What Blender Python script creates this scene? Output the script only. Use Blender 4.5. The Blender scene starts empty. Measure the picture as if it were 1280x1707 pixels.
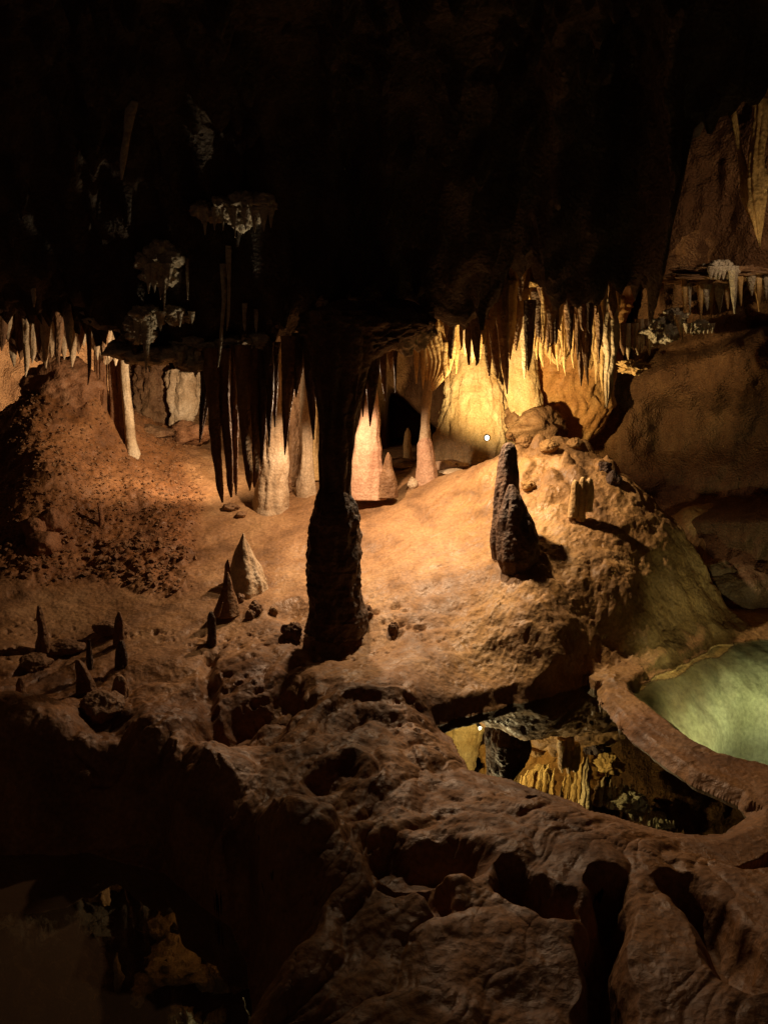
import bpy, math, random
import numpy as np
from mathutils import Vector

# ------------------------------------------------------------------ camera, world, exposure
scene = bpy.context.scene
col = scene.collection
F, CX, CY, PITCH, EYE = 1290.0, 640.0, 853.5, math.radians(11.1), 1.9
cam_d = bpy.data.cameras.new('camera')
cam = bpy.data.objects.new('camera', cam_d); col.objects.link(cam)
cam.location = (0, 0, EYE)
cam.rotation_euler = (math.radians(90) - PITCH, 0, 0)
cam_d.sensor_fit = 'VERTICAL'; cam_d.sensor_height = 36.0; cam_d.lens = F / 1707 * 36
cam_d.clip_start = 0.02; cam_d.clip_end = 200
scene.camera = cam
world = bpy.data.worlds.new('World'); scene.world = world; world.use_nodes = True
bg = world.node_tree.nodes['Background']
bg.inputs['Color'].default_value = (1.0, 0.55, 0.30, 1)
bg.inputs['Strength'].default_value = 0.022
vs = scene.view_settings
vs.view_transform = 'Standard'; vs.look = 'None'; vs.exposure = 0.5; vs.gamma = 1.0; vs.use_curve_mapping = False
try:
    scene.cycles.max_bounces = 6; scene.cycles.diffuse_bounces = 4; scene.cycles.glossy_bounces = 3
    scene.cycles.transparent_max_bounces = 8
    scene.cycles.use_denoising = True
    scene.cycles.sample_clamp_indirect = 3.0
    scene.cycles.caustics_reflective = False; scene.cycles.caustics_refractive = False
except Exception:
    pass

CT, ST = math.cos(PITCH), math.sin(PITCH)
def ray(px, py):
    a, b = (px - CX) / F, (CY - py) / F
    return a, CT + b * ST, -ST + b * CT
def P(px, py, Y):
    a, dy, dz = ray(px, py); s = Y / dy
    return np.array((a * s, Y, EYE + dz * s))
def Pz(px, py, z):
    a, dy, dz = ray(px, py); s = (z - EYE) / dz
    return np.array((a * s, dy * s, z))
def proj(x, y, z):
    h = z - EYE
    d = np.maximum(y * CT - h * ST, 0.05); u = y * ST + h * CT
    return CX + F * x / d, CY - F * u / d

# ------------------------------------------------------------------ lamps
# (only the lamp in view gets a housing; some unseen spots are added)
LAMPS = [
 # kind, position, target, watts, colour, cone deg, blend, radius   ('patch' spots are unseen additions aimed at a numbered roof ledge)
 ('curtain', P(806, 714, 6.28),  P(868, 560, 6.9), 100, (1.0, 0.70, 0.30), 135, 0.5, 0.03),
 ('main',    (0.46, 5.50, 2.15), (0.72, 5.2, 0.6), 180, (1.0, 0.72, 0.44), 124, 1.0, 0.03),
 ('saddle',  P(566, 640, 5.6),  P(590, 900, 5.3), 75, (1.0, 0.66, 0.40), 178, 0.3, 0.03),
 ('left',    P(95, 648, 7.5),   P(20, 640, 8.2),  60, (1.0, 0.70, 0.42), 165, 0.6, 0.04),
 ('niche_fill',   P(362, 690, 6.1),  P(270, 640, 7.7), 60, (1.0, 0.70, 0.42), 170, 0.5, 0.03),  # unseen spot added to brighten the pale rock mass and roof crust
 ('right',   P(1440, 330, 5.0), P(1200, 350, 6.5), 26, (1.0, 0.68, 0.40), 80, 0.9, 0.05),
 ('patch',   P(556, 960, 4.95), 0, 70, (1.0, 0.78, 0.46), 6.5, 0.4, 0.02),
 ('patch',   P(556, 940, 4.97), 1, 45, (1.0, 0.78, 0.46), 8, 0.5, 0.02),
 ('patch',   P(555, 930, 4.97), 2, 45, (1.0, 0.78, 0.46), 8, 0.5, 0.02),
 ('patch',   P(554, 920, 4.98), 5, 30, (1.0, 0.82, 0.52), 12, 0.5, 0.02),
 ('edge',    P(1345, 560, 4.0), P(1250, 290, 4.55), 10, (1.0, 0.70, 0.34), 28, 0.6, 0.02),  # unseen spot added to light the hanging dripstone at the upper right
 ('pool',    Pz(1335, 1288, -0.03), Pz(1230, 1235, -0.9), 62, (1.0, 0.98, 0.64), 100, 0.5, 0.03),
]

# ------------------------------------------------------------------ numpy noise
_rng = np.random.RandomState(7)
_perm = np.concatenate([_rng.permutation(256)] * 3).astype(np.int64)
_g = _rng.normal(size=(256, 3)); _g /= np.linalg.norm(_g, axis=1)[:, None]
def noise(p, seed=0):
    p = np.asarray(p, float) + seed * 17.31
    i = np.floor(p).astype(np.int64); f = p - i; i &= 255
    u = f * f * f * (f * (f * 6 - 15) + 10)
    out = 0
    for dx in (0, 1):
        wx = u[..., 0] if dx else 1 - u[..., 0]
        for dy in (0, 1):
            wy = u[..., 1] if dy else 1 - u[..., 1]
            for dz in (0, 1):
                wz = u[..., 2] if dz else 1 - u[..., 2]
                h = _perm[_perm[_perm[(i[..., 0] + dx) & 255] + ((i[..., 1] + dy) & 255)] + ((i[..., 2] + dz) & 255)]
                g = _g[h]
                out = out + wx * wy * wz * (g[..., 0] * (f[..., 0] - dx) + g[..., 1] * (f[..., 1] - dy) + g[..., 2] * (f[..., 2] - dz))
    return out * 1.5
def fbm(p, oct=4, seed=0, gain=0.5):
    a, s, t = 1.0, 0.0, 0.0
    for k in range(oct):
        s = s + a * noise(np.asarray(p) * 2.03 ** k, seed + k * 3.7); t += a; a *= gain
    return s / t
def billow(p, oct=3, seed=0, gain=0.5):
    a, s, t = 1.0, 0.0, 0.0
    for k in range(oct):
        s = s + a * np.abs(noise(np.asarray(p) * 2.1 ** k, seed + k * 5.1)); t += a; a *= gain
    return s / t
def ridged(p, oct=3, seed=0):
    return 1 - 2 * billow(p, oct, seed)
def worley(p, seed=0):
    """distance to nearest jittered cell point, cells of size 1 (2-D or 3-D points use xy)"""
    p = np.asarray(p)[..., :2] + seed * 11.7
    i = np.floor(p).astype(np.int64); best = np.full(p.shape[:-1], 9.0); idb = np.zeros(p.shape[:-1])
    for dx in (-1, 0, 1):
        for dy in (-1, 0, 1):
            c = i + (dx, dy)
            h = _perm[_perm[c[..., 0] & 255] + (c[..., 1] & 255)]
            h2 = _perm[h + 91]
            q = c + np.stack([h / 255.0, h2 / 255.0], -1)
            d = np.linalg.norm(p - q, axis=-1)
            m = d < best
            best = np.where(m, d, best); idb = np.where(m, _perm[h2 + 13] / 255.0, idb)
    return best, idb
def sstep(a, b, x):
    t = np.clip((x - a) / (b - a), 0, 1); return t * t * (3 - 2 * t)
def gauss(d, w): return np.exp(-(d / w) ** 2)

class TPS:
    """thin-plate interpolation of heights over the plan"""
    def __init__(self, pts, smooth=0.0):
        p = np.array(pts, float); self.c = p[:, :2]; n = len(p)
        A = np.zeros((n + 3, n + 3)); A[:n, :n] = self.k(self.c) + np.eye(n) * smooth
        A[:n, n] = 1; A[:n, n + 1:] = self.c; A[n, :n] = 1; A[n + 1:, :n] = self.c.T
        b = np.zeros(n + 3); b[:n] = p[:, 2]
        self.w = np.linalg.lstsq(A, b, rcond=None)[0]
    def k(self, q):
        d = np.linalg.norm(q[:, None] - self.c[None], axis=2)
        return np.where(d > 1e-9, d * d * np.log(d + 1e-12), 0)
    def __call__(self, x, y):
        q = np.stack([np.ravel(x), np.ravel(y)], 1); n = len(self.c); out = np.empty(len(q))
        for s in range(0, len(q), 40000):
            e = q[s:s + 40000]
            out[s:s + 40000] = self.k(e) @ self.w[:n] + self.w[n] + e @ self.w[n + 1:]
        return out.reshape(np.shape(x))

# ------------------------------------------------------------------ materials
def rgb(h): return (h[0], h[1], h[2], 1)
def rock(name, c1, c2, c3, streak=0.4, bump=0.5, scale=4.0, rough=(0.55, 0.9), attr=False, grain=70.0, bd=0.02, spec=0.4):
    m = bpy.data.materials.new(name); m.use_nodes = True
    nt = m.node_tree; N = nt.nodes; L = nt.links
    b = N['Principled BSDF']
    geo = N.new('ShaderNodeNewGeometry')
    def tex(sc, det, mp=None, dis=0.0, r=0.55):
        t = N.new('ShaderNodeTexNoise'); t.inputs['Scale'].default_value = sc; t.inputs['Detail'].default_value = det
        t.inputs['Distortion'].default_value = dis; t.inputs['Roughness'].default_value = r
        if mp:
            v = N.new('ShaderNodeVectorMath'); v.operation = 'MULTIPLY'; v.inputs[1].default_value = mp
            L.new(geo.outputs['Position'], v.inputs[0]); L.new(v.outputs[0], t.inputs['Vector'])
        else: L.new(geo.outputs['Position'], t.inputs['Vector'])
        return t
    n1 = tex(scale, 8, None, 0.6)
    rmp = N.new('ShaderNodeValToRGB'); e = rmp.color_ramp.elements
    e[0].position = 0.30; e[0].color = rgb(c1); e[1].position = 0.72; e[1].color = rgb(c3)
    x = e.new(0.5); x.color = rgb(c2)
    L.new(n1.outputs['Fac'], rmp.inputs['Fac'])
    n2 = tex(3.0, 6, (5.0, 5.0, 0.7), 0.3)
    r2 = N.new('ShaderNodeMapRange'); r2.inputs[1].default_value = 0.45; r2.inputs[2].default_value = 0.75
    r2.inputs[3].default_value = 0.0; r2.inputs[4].default_value = streak
    L.new(n2.outputs['Fac'], r2.inputs[0])
    mx = N.new('ShaderNodeMixRGB'); mx.blend_type = 'MULTIPLY'
    mx.inputs['Color2'].default_value = (0.42, 0.30, 0.20, 1)
    L.new(r2.outputs[0], mx.inputs['Fac']); L.new(rmp.outputs[0], mx.inputs['Color1'])
    n3 = tex(grain, 4, None)
    r3 = N.new('ShaderNodeMapRange'); r3.inputs[1].default_value = 0.3; r3.inputs[2].default_value = 0.7
    r3.inputs[3].default_value = 0.68; r3.inputs[4].default_value = 1.18
    L.new(n3.outputs['Fac'], r3.inputs[0])
    hv = N.new('ShaderNodeVectorMath'); hv.operation = 'SCALE'
    L.new(mx.outputs[0], hv.inputs[0]); L.new(r3.outputs[0], hv.inputs['Scale'])
    last = hv.outputs[0]
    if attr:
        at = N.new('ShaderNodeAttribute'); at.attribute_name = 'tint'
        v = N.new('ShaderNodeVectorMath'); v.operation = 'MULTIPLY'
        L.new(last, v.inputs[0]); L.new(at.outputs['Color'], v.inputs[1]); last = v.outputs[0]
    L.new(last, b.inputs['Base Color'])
    rr = N.new('ShaderNodeMapRange'); rr.inputs[3].default_value = rough[0]; rr.inputs[4].default_value = rough[1]
    rr.inputs[1].default_value = 0.35; rr.inputs[2].default_value = 0.65
    L.new(tex(9, 3).outputs['Fac'], rr.inputs[0]); L.new(rr.outputs[0], b.inputs['Roughness'])
    b.inputs['Specular IOR Level'].default_value = spec
    h1 = tex(22, 9, None, 0.4, 0.62)
    h2 = N.new('ShaderNodeTexVoronoi'); h2.inputs['Scale'].default_value = grain * 0.7
    L.new(geo.outputs['Position'], h2.inputs['Vector'])
    ad = N.new('ShaderNodeMath'); ad.operation = 'MULTIPLY_ADD'; ad.inputs[1].default_value = 0.35
    L.new(h2.outputs['Distance'], ad.inputs[0]); L.new(h1.outputs['Fac'], ad.inputs[2])
    bp = N.new('ShaderNodeBump'); bp.inputs['Strength'].default_value = bump; bp.inputs['Distance'].default_value = bd
    L.new(ad.outputs[0], bp.inputs['Height']); L.new(bp.outputs[0], b.inputs['Normal'])
    return m

M_GROUND = rock('cave_floor_calcite', (0.155, 0.088, 0.046), (0.33, 0.20, 0.108), (0.48, 0.325, 0.19), 0.25, 0.55, 2.4, rough=(0.38, 0.85), attr=True, bd=0.02, grain=50)
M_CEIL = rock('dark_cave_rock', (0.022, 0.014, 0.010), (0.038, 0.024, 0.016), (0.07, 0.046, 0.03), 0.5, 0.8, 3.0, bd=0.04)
M_WALL = rock('brown_cave_wall', (0.14, 0.075, 0.035), (0.24, 0.14, 0.07), (0.36, 0.235, 0.125), 0.6, 0.8, 2.2, attr=True, bd=0.05)
M_PALE = rock('pale_calcite', (0.34, 0.24, 0.14), (0.52, 0.40, 0.26), (0.66, 0.55, 0.40), 0.35, 0.5, 5.0)
M_AMBER = rock('amber_calcite', (0.38, 0.22, 0.08), (0.52, 0.34, 0.14), (0.62, 0.44, 0.22), 0.45, 0.5, 4.0)
M_CREAM = rock('cream_gold_flowstone', (0.44, 0.28, 0.12), (0.60, 0.43, 0.22), (0.70, 0.55, 0.34), 0.4, 0.6, 4.0)
M_ORANGE = rock('orange_flowstone', (0.34, 0.15, 0.045), (0.48, 0.24, 0.075), (0.52, 0.31, 0.12), 0.3, 0.5, 3.0)
M_PINK = rock('pinkish_calcite', (0.46, 0.26, 0.17), (0.56, 0.36, 0.24), (0.60, 0.42, 0.27), 0.25, 0.4, 3.0)
M_BROWN = rock('brown_calcite', (0.13, 0.065, 0.03), (0.21, 0.115, 0.055), (0.31, 0.19, 0.10), 0.5, 0.8, 5.0)
M_RED = rock('red_brown_calcite', (0.17, 0.075, 0.03), (0.27, 0.13, 0.06), (0.35, 0.19, 0.10), 0.5, 0.7, 5.0)
M_DARK = rock('shade_dark_calcite', (0.045, 0.026, 0.016), (0.08, 0.046, 0.028), (0.14, 0.085, 0.05), 0.5, 0.9, 6.0)  # very dark base; shade of the backlit pillar and stalactites is put into it
M_UMBER = rock('umber_calcite', (0.07, 0.036, 0.02), (0.12, 0.065, 0.035), (0.19, 0.11, 0.06), 0.5, 0.8, 5.0)
M_GREY = rock('grey_white_calcite', (0.34, 0.28, 0.20), (0.46, 0.40, 0.31), (0.58, 0.53, 0.44), 0.4, 0.9, 9.0, bd=0.03)
M_RUBBLE = rock('red_brown_rubble', (0.15, 0.07, 0.028), (0.22, 0.11, 0.048), (0.30, 0.17, 0.085), 0.2, 0.8, 6.0)
M_KNOB = rock('ochre_knob_crust', (0.25, 0.13, 0.04), (0.34, 0.19, 0.06), (0.42, 0.25, 0.085), 0.3, 0.8, 3.5, bd=0.03)
M_MOUND = M_GROUND

def water_mat(name, tint, clear):
    m = bpy.data.materials.new(name); m.use_nodes = True
    nt = m.node_tree; N = nt.nodes; L = nt.links; N.remove(N['Principled BSDF'])
    out = N['Material Output']
    tr = N.new('ShaderNodeBsdfTransparent'); tr.inputs[0].default_value = rgb(tint)
    gl = N.new('ShaderNodeBsdfGlossy'); gl.inputs['Roughness'].default_value = 0.0; gl.inputs[0].default_value = (0.92, 1.0, 0.80, 1)
    fr = N.new('ShaderNodeFresnel'); fr.inputs['IOR'].default_value = clear
    mx = N.new('ShaderNodeMixShader')
    no = N.new('ShaderNodeTexNoise'); no.inputs['Scale'].default_value = 7; no.inputs['Detail'].default_value = 2
    ge = N.new('ShaderNodeNewGeometry'); L.new(ge.outputs['Position'], no.inputs['Vector'])
    bp = N.new('ShaderNodeBump'); bp.inputs['Strength'].default_value = 0.05; bp.inputs['Distance'].default_value = 0.01
    L.new(no.outputs['Fac'], bp.inputs['Height']); L.new(bp.outputs[0], gl.inputs['Normal'])
    L.new(fr.outputs[0], mx.inputs[0]); L.new(tr.outputs[0], mx.inputs[1]); L.new(gl.outputs[0], mx.inputs[2])
    L.new(mx.outputs[0], out.inputs[0])
    return m
def plain(name, c, rough=0.5, metal=0.0, emit=None, es=0.0):
    m = bpy.data.materials.new(name); m.use_nodes = True; b = m.node_tree.nodes['Principled BSDF']
    no = m.node_tree.nodes.new('ShaderNodeTexNoise'); no.inputs['Scale'].default_value = 60
    mr = m.node_tree.nodes.new('ShaderNodeMapRange'); mr.inputs[3].default_value = rough * 0.8; mr.inputs[4].default_value = min(1, rough * 1.2)
    m.node_tree.links.new(no.outputs['Fac'], mr.inputs[0]); m.node_tree.links.new(mr.outputs[0], b.inputs['Roughness'])
    b.inputs['Base Color'].default_value = rgb(c); b.inputs['Metallic'].default_value = metal
    if emit: b.inputs['Emission Color'].default_value = rgb(emit); b.inputs['Emission Strength'].default_value = es
    return m
M_WATER = water_mat('still_cave_water', (0.30, 0.29, 0.18), 4.5)
M_WATER_G = water_mat('green_cave_water', (0.90, 0.96, 0.80), 1.5)
M_HOUSING = plain('black_lamp_housing', (0.03, 0.03, 0.03), 0.5, 0.6)
M_LENS = plain('lit_lamp_glass', (1, 0.9, 0.75), 0.3, 0, (1.0, 0.86, 0.62), 6.0)
M_LENS_OFF = plain('lamp_glass', (0.6, 0.55, 0.45), 0.2, 0)

# ------------------------------------------------------------------ mesh helpers
def mesh_obj(name, V, Fc, mat, parent=None, origin=None, normals=None, tint=None, smooth=True):
    V = np.asarray(V, float)
    o0 = np.asarray(origin if origin is not None else (0, 0, 0), float)
    me = bpy.data.meshes.new(name)
    Fc = np.asarray(Fc, dtype=np.int32)
    n, k = Fc.shape
    me.vertices.add(len(V)); me.vertices.foreach_set('co', (V - o0).astype(np.float32).ravel())
    me.loops.add(n * k); me.loops.foreach_set('vertex_index', Fc.ravel())
    me.polygons.add(n); me.polygons.foreach_set('loop_start', np.arange(0, n * k, k, dtype=np.int32))
    me.polygons.foreach_set('use_smooth', np.full(n, smooth, dtype=bool))
    me.update(calc_edges=True); me.validate()
    if tint is not None:
        at = me.attributes.new('tint', 'FLOAT_COLOR', 'POINT')
        c = np.ones((len(V), 4), np.float32); c[:, :3] = tint; at.data.foreach_set('color', c.ravel())
    if normals is not None: me.normals_split_custom_set_from_vertices(np.asarray(normals, np.float32))
    me.materials.append(mat)
    o = bpy.data.objects.new(name, me); col.objects.link(o)
    if parent is not None:
        o.parent = parent; o.location = Vector(o0) - parent.location
    else: o.location = o0
    return o
def tag(o, label, cat, group=None):
    o['label'] = label; o['category'] = cat
    if group: o['group'] = group
    return o
def thing(name, label, cat, loc, group=None):
    o = bpy.data.objects.new(name, None); col.objects.link(o); o.location = Vector(loc); o.empty_display_size = 0.1
    return tag(o, label, cat, group)
def struct(o): o['kind'] = 'structure'; return o
def grid_faces(nu, nv, wrap=False):
    """vertex index = i*nu + j, i over rows nv, j over nu"""
    i, j = np.meshgrid(np.arange(nv - 1), np.arange(nu if wrap else nu - 1), indexing='ij')
    j2 = (j + 1) % nu
    return np.stack([i * nu + j, i * nu + j2, (i + 1) * nu + j2, (i + 1) * nu + j], -1).reshape(-1, 4)

_seed = [0]
def spel(name, pts, Y, mat, parent=None, fl=0.0, nfl=7, rough=0.10, lump=0.16, vs=1.0, ds=1.0, seg=36, seed=None, tw=0.0, dY=0.0, wb=0.22, freq=1.0, rag=0.0):
    """a dripstone body: pts = (px, py, half width px) down or up its axis at distance Y; real 3-D lathe with flutes and lumps"""
    if seed is None: _seed[0] += 1; seed = _seed[0]
    pts = np.array(pts, float)
    YY = Y + np.linspace(0, dY, len(pts)) if np.isscalar(Y) else np.array(Y, float)
    C = np.array([P(a[0], a[1], y) for a, y in zip(pts, YY)])
    R = np.array([a[2] * y / F for a, y in zip(pts, YY)])
    d = np.r_[0, np.cumsum(np.linalg.norm(np.diff(pts[:, :2], axis=0), axis=1))]
    n = int(np.clip(d[-1] / 1.5, 14, 150))
    t = np.linspace(0, d[-1], n)
    def ip(q):
        v = np.interp(t, d, q)
        k = max(1, n // (len(pts) * 4))
        for _ in range(k):
            w = v.copy(); w[1:-1] = (v[:-2] + 2 * v[1:-1] + v[2:]) / 4; v = w
        return v
    cx, cy, cz, r = ip(C[:, 0]), ip(C[:, 1]), ip(C[:, 2]), ip(R)
    th = np.linspace(0, 2 * math.pi, seg, endpoint=False)
    T = th[None, :] + tw * (t / d[-1])[:, None]
    ux, uy = np.cos(T), np.sin(T)
    rm = max(R.max(), 1e-3); sc = np.sqrt(r / rm)[:, None] * rm
    low = fbm(np.stack([ux * 0.9, uy * 0.9, np.repeat((cz / (rm * 6) * vs)[:, None], seg, 1)], -1), 2, seed)
    X0 = cx[:, None] + r[:, None] * ux; Y0 = cy[:, None] + r[:, None] * uy * ds
    Zc = np.repeat(cz[:, None], seg, 1)
    f = 26 * freq
    det = fbm(np.stack([X0 * f, Y0 * f, Zc * f * (0.35 * vs)], -1), 4, seed + 5)
    det = det + 0.12 * noise(np.stack([Zc * 34, ux * 0.5 + seed, uy * 0.5], -1), seed + 7) + 0.08 * noise(np.stack([Zc * 90, ux * 0.7 + seed, uy * 0.7], -1), seed + 8)
    flu = 0
    if fl:
        ph = noise(np.stack([ux * 0.8, uy * 0.8, Zc * 3], -1), seed + 9) * 2.5
        flu = fl * (np.abs(np.sin(nfl * 0.5 * T + ph)) - 0.6)
    rr = r[:, None] * (1 + lump * low * 2 + flu + rough * 2 * det)
    X = cx[:, None] + rr * ux; Yv = cy[:, None] + rr * uy * ds
    wob = noise(np.stack([cz * 5, cz * 0 + seed, cz * 0], -1), seed + 2) * np.minimum(r, rm * 0.5) * wb
    X += wob[:, None]
    Z = Zc + (rag * rm * fbm(np.stack([ux * 1.8, uy * 1.8, Zc * 0 + seed], -1), 2, seed + 3) if rag else 0)
    V = np.stack([X, Yv, Z], -1).reshape(-1, 3)
    Fq = grid_faces(seg, n, True)
    up = cz[-1] > cz[0]
    V = np.vstack([V, [cx[0] , cy[0], Z[0].mean()], [cx[-1] + wob[-1], cy[-1], Z[-1].mean()]])
    a, b2 = len(V) - 2, len(V) - 1
    j = np.arange(seg); j2 = (j + 1) % seg
    c1 = np.stack([np.full(seg, a), j2, j, j], -1); c2 = np.stack([(n - 1) * seg + j, (n - 1) * seg + j2, np.full(seg, b2), np.full(seg, b2)], -1)
    # caps as triangles
    tri = np.vstack([c1[:, :3], c2[:, :3]])
    if not up: Fq = Fq[:, ::-1]; tri = tri[:, ::-1]
    return quad_tri_obj(name, V, Fq, tri, mat, parent, (cx[0], cy[0], cz[0]))
def quad_tri_obj(name, V, Q, T, mat, parent, origin):
    me = bpy.data.meshes.new(name)
    V = np.asarray(V, float); o0 = np.asarray(origin, float)
    me.vertices.add(len(V)); me.vertices.foreach_set('co', (V - o0).astype(np.float32).ravel())
    li = np.concatenate([Q.ravel(), T.ravel()]).astype(np.int32)
    me.loops.add(len(li)); me.loops.foreach_set('vertex_index', li)
    n = len(Q) + len(T)
    ls = np.concatenate([np.arange(len(Q)) * 4, len(Q) * 4 + np.arange(len(T)) * 3]).astype(np.int32)
    me.polygons.add(n); me.polygons.foreach_set('loop_start', ls)
    me.polygons.foreach_set('use_smooth', np.ones(n, bool))
    me.update(calc_edges=True); me.validate(); me.materials.append(mat)
    o = bpy.data.objects.new(name, me); col.objects.link(o)
    if parent is not None: o.parent = parent; o.location = Vector(o0) - parent.location
    else: o.location = o0
    return o
def blob(name, c, rad, mat, parent=None, seed=0, lump=0.3, rough=0.08, nu=48, nv=30, freq=1.0, angular=0.0):
    """lumpy boulder, radii (rx, ry, rz)"""
    th = np.linspace(0, 2 * math.pi, nu, endpoint=False); ph = np.linspace(0.02, math.pi - 0.02, nv)
    PH, TH = np.meshgrid(ph, th, indexing='ij')
    n = np.stack([np.sin(PH) * np.cos(TH), np.sin(PH) * np.sin(TH), np.cos(PH)], -1)
    s = 1 + lump * 2 * fbm(n * 1.1 * freq, 2, seed) + rough * 2 * fbm(n * 5 * freq, 4, seed + 4)
    if angular:
        rs = np.random.RandomState(int(seed) + 3); D = rs.normal(size=(9, 3)); D /= np.linalg.norm(D, axis=1)[:, None]
        lim = 0.72 + 0.2 * rs.rand(9)
        for dd, l in zip(D, lim):
            k = n @ dd * s; s = np.where(k > l, s * (1 - angular + angular * l / np.maximum(k, 1e-6)), s)
    V = (n * s[..., None] * np.array(rad)).reshape(-1, 3) + np.array(c)
    Q = grid_faces(nu, nv, True)[:, ::-1]
    V = np.vstack([V, V[:nu].mean(0), V[-nu:].mean(0)]); a, b = len(V) - 2, len(V) - 1
    j = np.arange(nu); j2 = (j + 1) % nu
    T = np.vstack([np.stack([np.full(nu, a), j, j2], -1), np.stack([(nv - 1) * nu + j2, (nv - 1) * nu + j, np.full(nu, b)], -1)])
    return quad_tri_obj(name, V, Q, T, mat, parent, (c[0], c[1], c[2] - rad[2] * 0.8))

# ------------------------------------------------------------------ the ground: one height field, finer near the eye
WL = -0.30          # level of the small pool at the lower left; the clear pools lie at 0
G = []
def g(*rows):
    for px, py, Y in rows: G.append(P(px, py, Y))
def gz(z, *rows):
    for px, py in rows: G.append(Pz(px, py, z))
def gb(z, wl, *rows):
    for px, py in rows: q = Pz(px, py, wl); G.append(np.array((q[0], q[1], z)))
def gw(*rows):
    for r in rows: G.append(np.array(r, float))
# far lit saddle
g((455, 842, 6.4), (510, 812, 6.9), (600, 802, 6.9), (680, 790, 7.0), (700, 802, 6.6), (765, 775, 7.1), (650, 825, 6.5),
  (680, 765, 8.0), (720, 748, 8.4), (620, 850, 6.2), (700, 850, 6.0), (790, 850, 5.75), (620, 930, 5.5), (700, 930, 5.3), (790, 930, 5.15),
  (560, 1045, 4.65), (450, 950, 5.4), (410, 975, 5.2), (500, 1000, 5.0), (520, 900, 5.75), (430, 890, 5.9),
  (620, 1000, 4.95), (700, 1000, 4.85), (780, 1000, 4.8), (620, 1080, 4.45), (700, 1090, 4.3), (780, 1090, 4.32))
# the mound
g((870, 742, 6.1), (835, 762, 6.0), (950, 738, 6.1), (1000, 760, 6.0), (1030, 786, 5.95), (1090, 838, 5.75), (1135, 880, 5.6),
  (1172, 940, 5.45), (1188, 1000, 5.30), (860, 930, 4.92), (865, 850, 5.45), (950, 850, 5.36), (950, 950, 4.82), (1050, 900, 5.18), (1050, 1000, 4.74), (1120, 960, 5.12),
  (950, 1050, 4.44), (1100, 1040, 4.84), (870, 1050, 4.38), (870, 1120, 4.22), (970, 1105, 4.40), (1150, 1050, 4.97), (790, 1050, 4.50), (790, 1130, 4.13), (1050, 1085, 4.62))
gz(0.04, (730, 1200), (800, 1186), (860, 1170), (980, 1142), (1060, 1138), (1120, 1112), (1190, 1078))
gb(-0.15, 0.0, (790, 1240), (870, 1235), (960, 1225), (1150, 1180), (1220, 1140))
gw((1.0, 6.9, .75), (1.7, 6.9, .6), (2.3, 6.6, .25), (2.75, 6.2, 0.0), (2.56, 5.72, 0.02), (2.66, 5.45, 0.0), (2.45, 6.05, 0.10), (3.1, 5.9, -.05), (1.4, 7.8, .75), (2.6, 7.6, .2), (0.3, 9.5, .85), (-1.0, 9.5, .9), (1.5, 9.5, .8))
# pool beds and the near shore
gb(-0.2, 0.0, (950, 1290), (1080, 1330), (1180, 1350), (1270, 1180), (1400, 1180), (1330, 1120)); gb(-0.1, 0.0, (1220, 1240), (1300, 1270))
gz(0.035, (722, 1212), (748, 1250), (775, 1290), (850, 1310), (930, 1335), (1000, 1360), (1100, 1392), (1200, 1412), (1270, 1410), (1400, 1400))
gz(0.03, (1290, 1050), (1400, 1060)); g((1230, 960, 6.1), (1350, 960, 6.1), (1290, 860, 6.9), (1150, 860, 6.6))
gz(0.12, (700, 1310), (1000, 1450), (1200, 1480), (1330, 1480), (640, 1600), (900, 1650), (450, 1440)); gz(0.16, (850, 1400), (640, 1450), (1200, 1650), (760, 1500), (1060, 1560), (1400, 1600))
gz(0.10, (480, 1600), (480, 1700), (520, 1520))
gz(WL - 0.02, (270, 1448), (330, 1500), (390, 1548), (413, 1620), (420, 1707), (150, 1428), (0, 1422), (-150, 1422)); gb(WL - 0.25, WL, (200, 1560), (60, 1560), (200, 1680), (-150, 1650), (300, 1650))
gz(0.10, (350, 1330), (430, 1390), (300, 1280)); gz(0.0, (370, 1420), (290, 1360))
gz(0.16, (100, 1220), (20, 1225), (-120, 1225), (215, 1235)); gz(0.13, (160, 1185), (240, 1180), (300, 1180), (60, 1160), (-100, 1150))
gw((-2.6, 3.1, -.15), (-1.6, 3.05, -.15), (-0.9, 2.95, -.12))
g((72, 1080, 4.5), (200, 1100, 4.35), (150, 1150, 4.0), (30, 1080, 4.4), (0, 1000, 4.9), (100, 980, 5.1), (200, 985, 5.1), (300, 990, 5.0),
  (260, 1100, 4.3), (340, 1060, 4.6), (-150, 1000, 4.8))
# the rubble hill at the left
g((330, 900, 5.7), (250, 900, 5.6), (150, 900, 5.6), (100, 930, 5.35), (170, 860, 5.85), (250, 830, 6.2), (350, 850, 6.2), (385, 836, 6.4),
  (230, 765, 6.8), (150, 760, 6.5), (300, 742, 7.3), (340, 762, 7.2), (110, 700, 6.6), (150, 635, 7.0), (90, 640, 6.9), (210, 690, 7.15), (45, 690, 6.5),
  (20, 790, 6.0), (-20, 900, 5.6), (60, 770, 6.0), (30, 860, 5.6), (60, 940, 5.2), (-100, 900, 5.6), (-60, 800, 6.2))
gw((-3.4, 8.0, 1.1), (-2.6, 8.3, 1.2), (-1.8, 8.3, 1.05), (-5.0, 6.5, .7), (-5.5, 4.5, .3), (-4.5, 9, 1.1))
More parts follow.
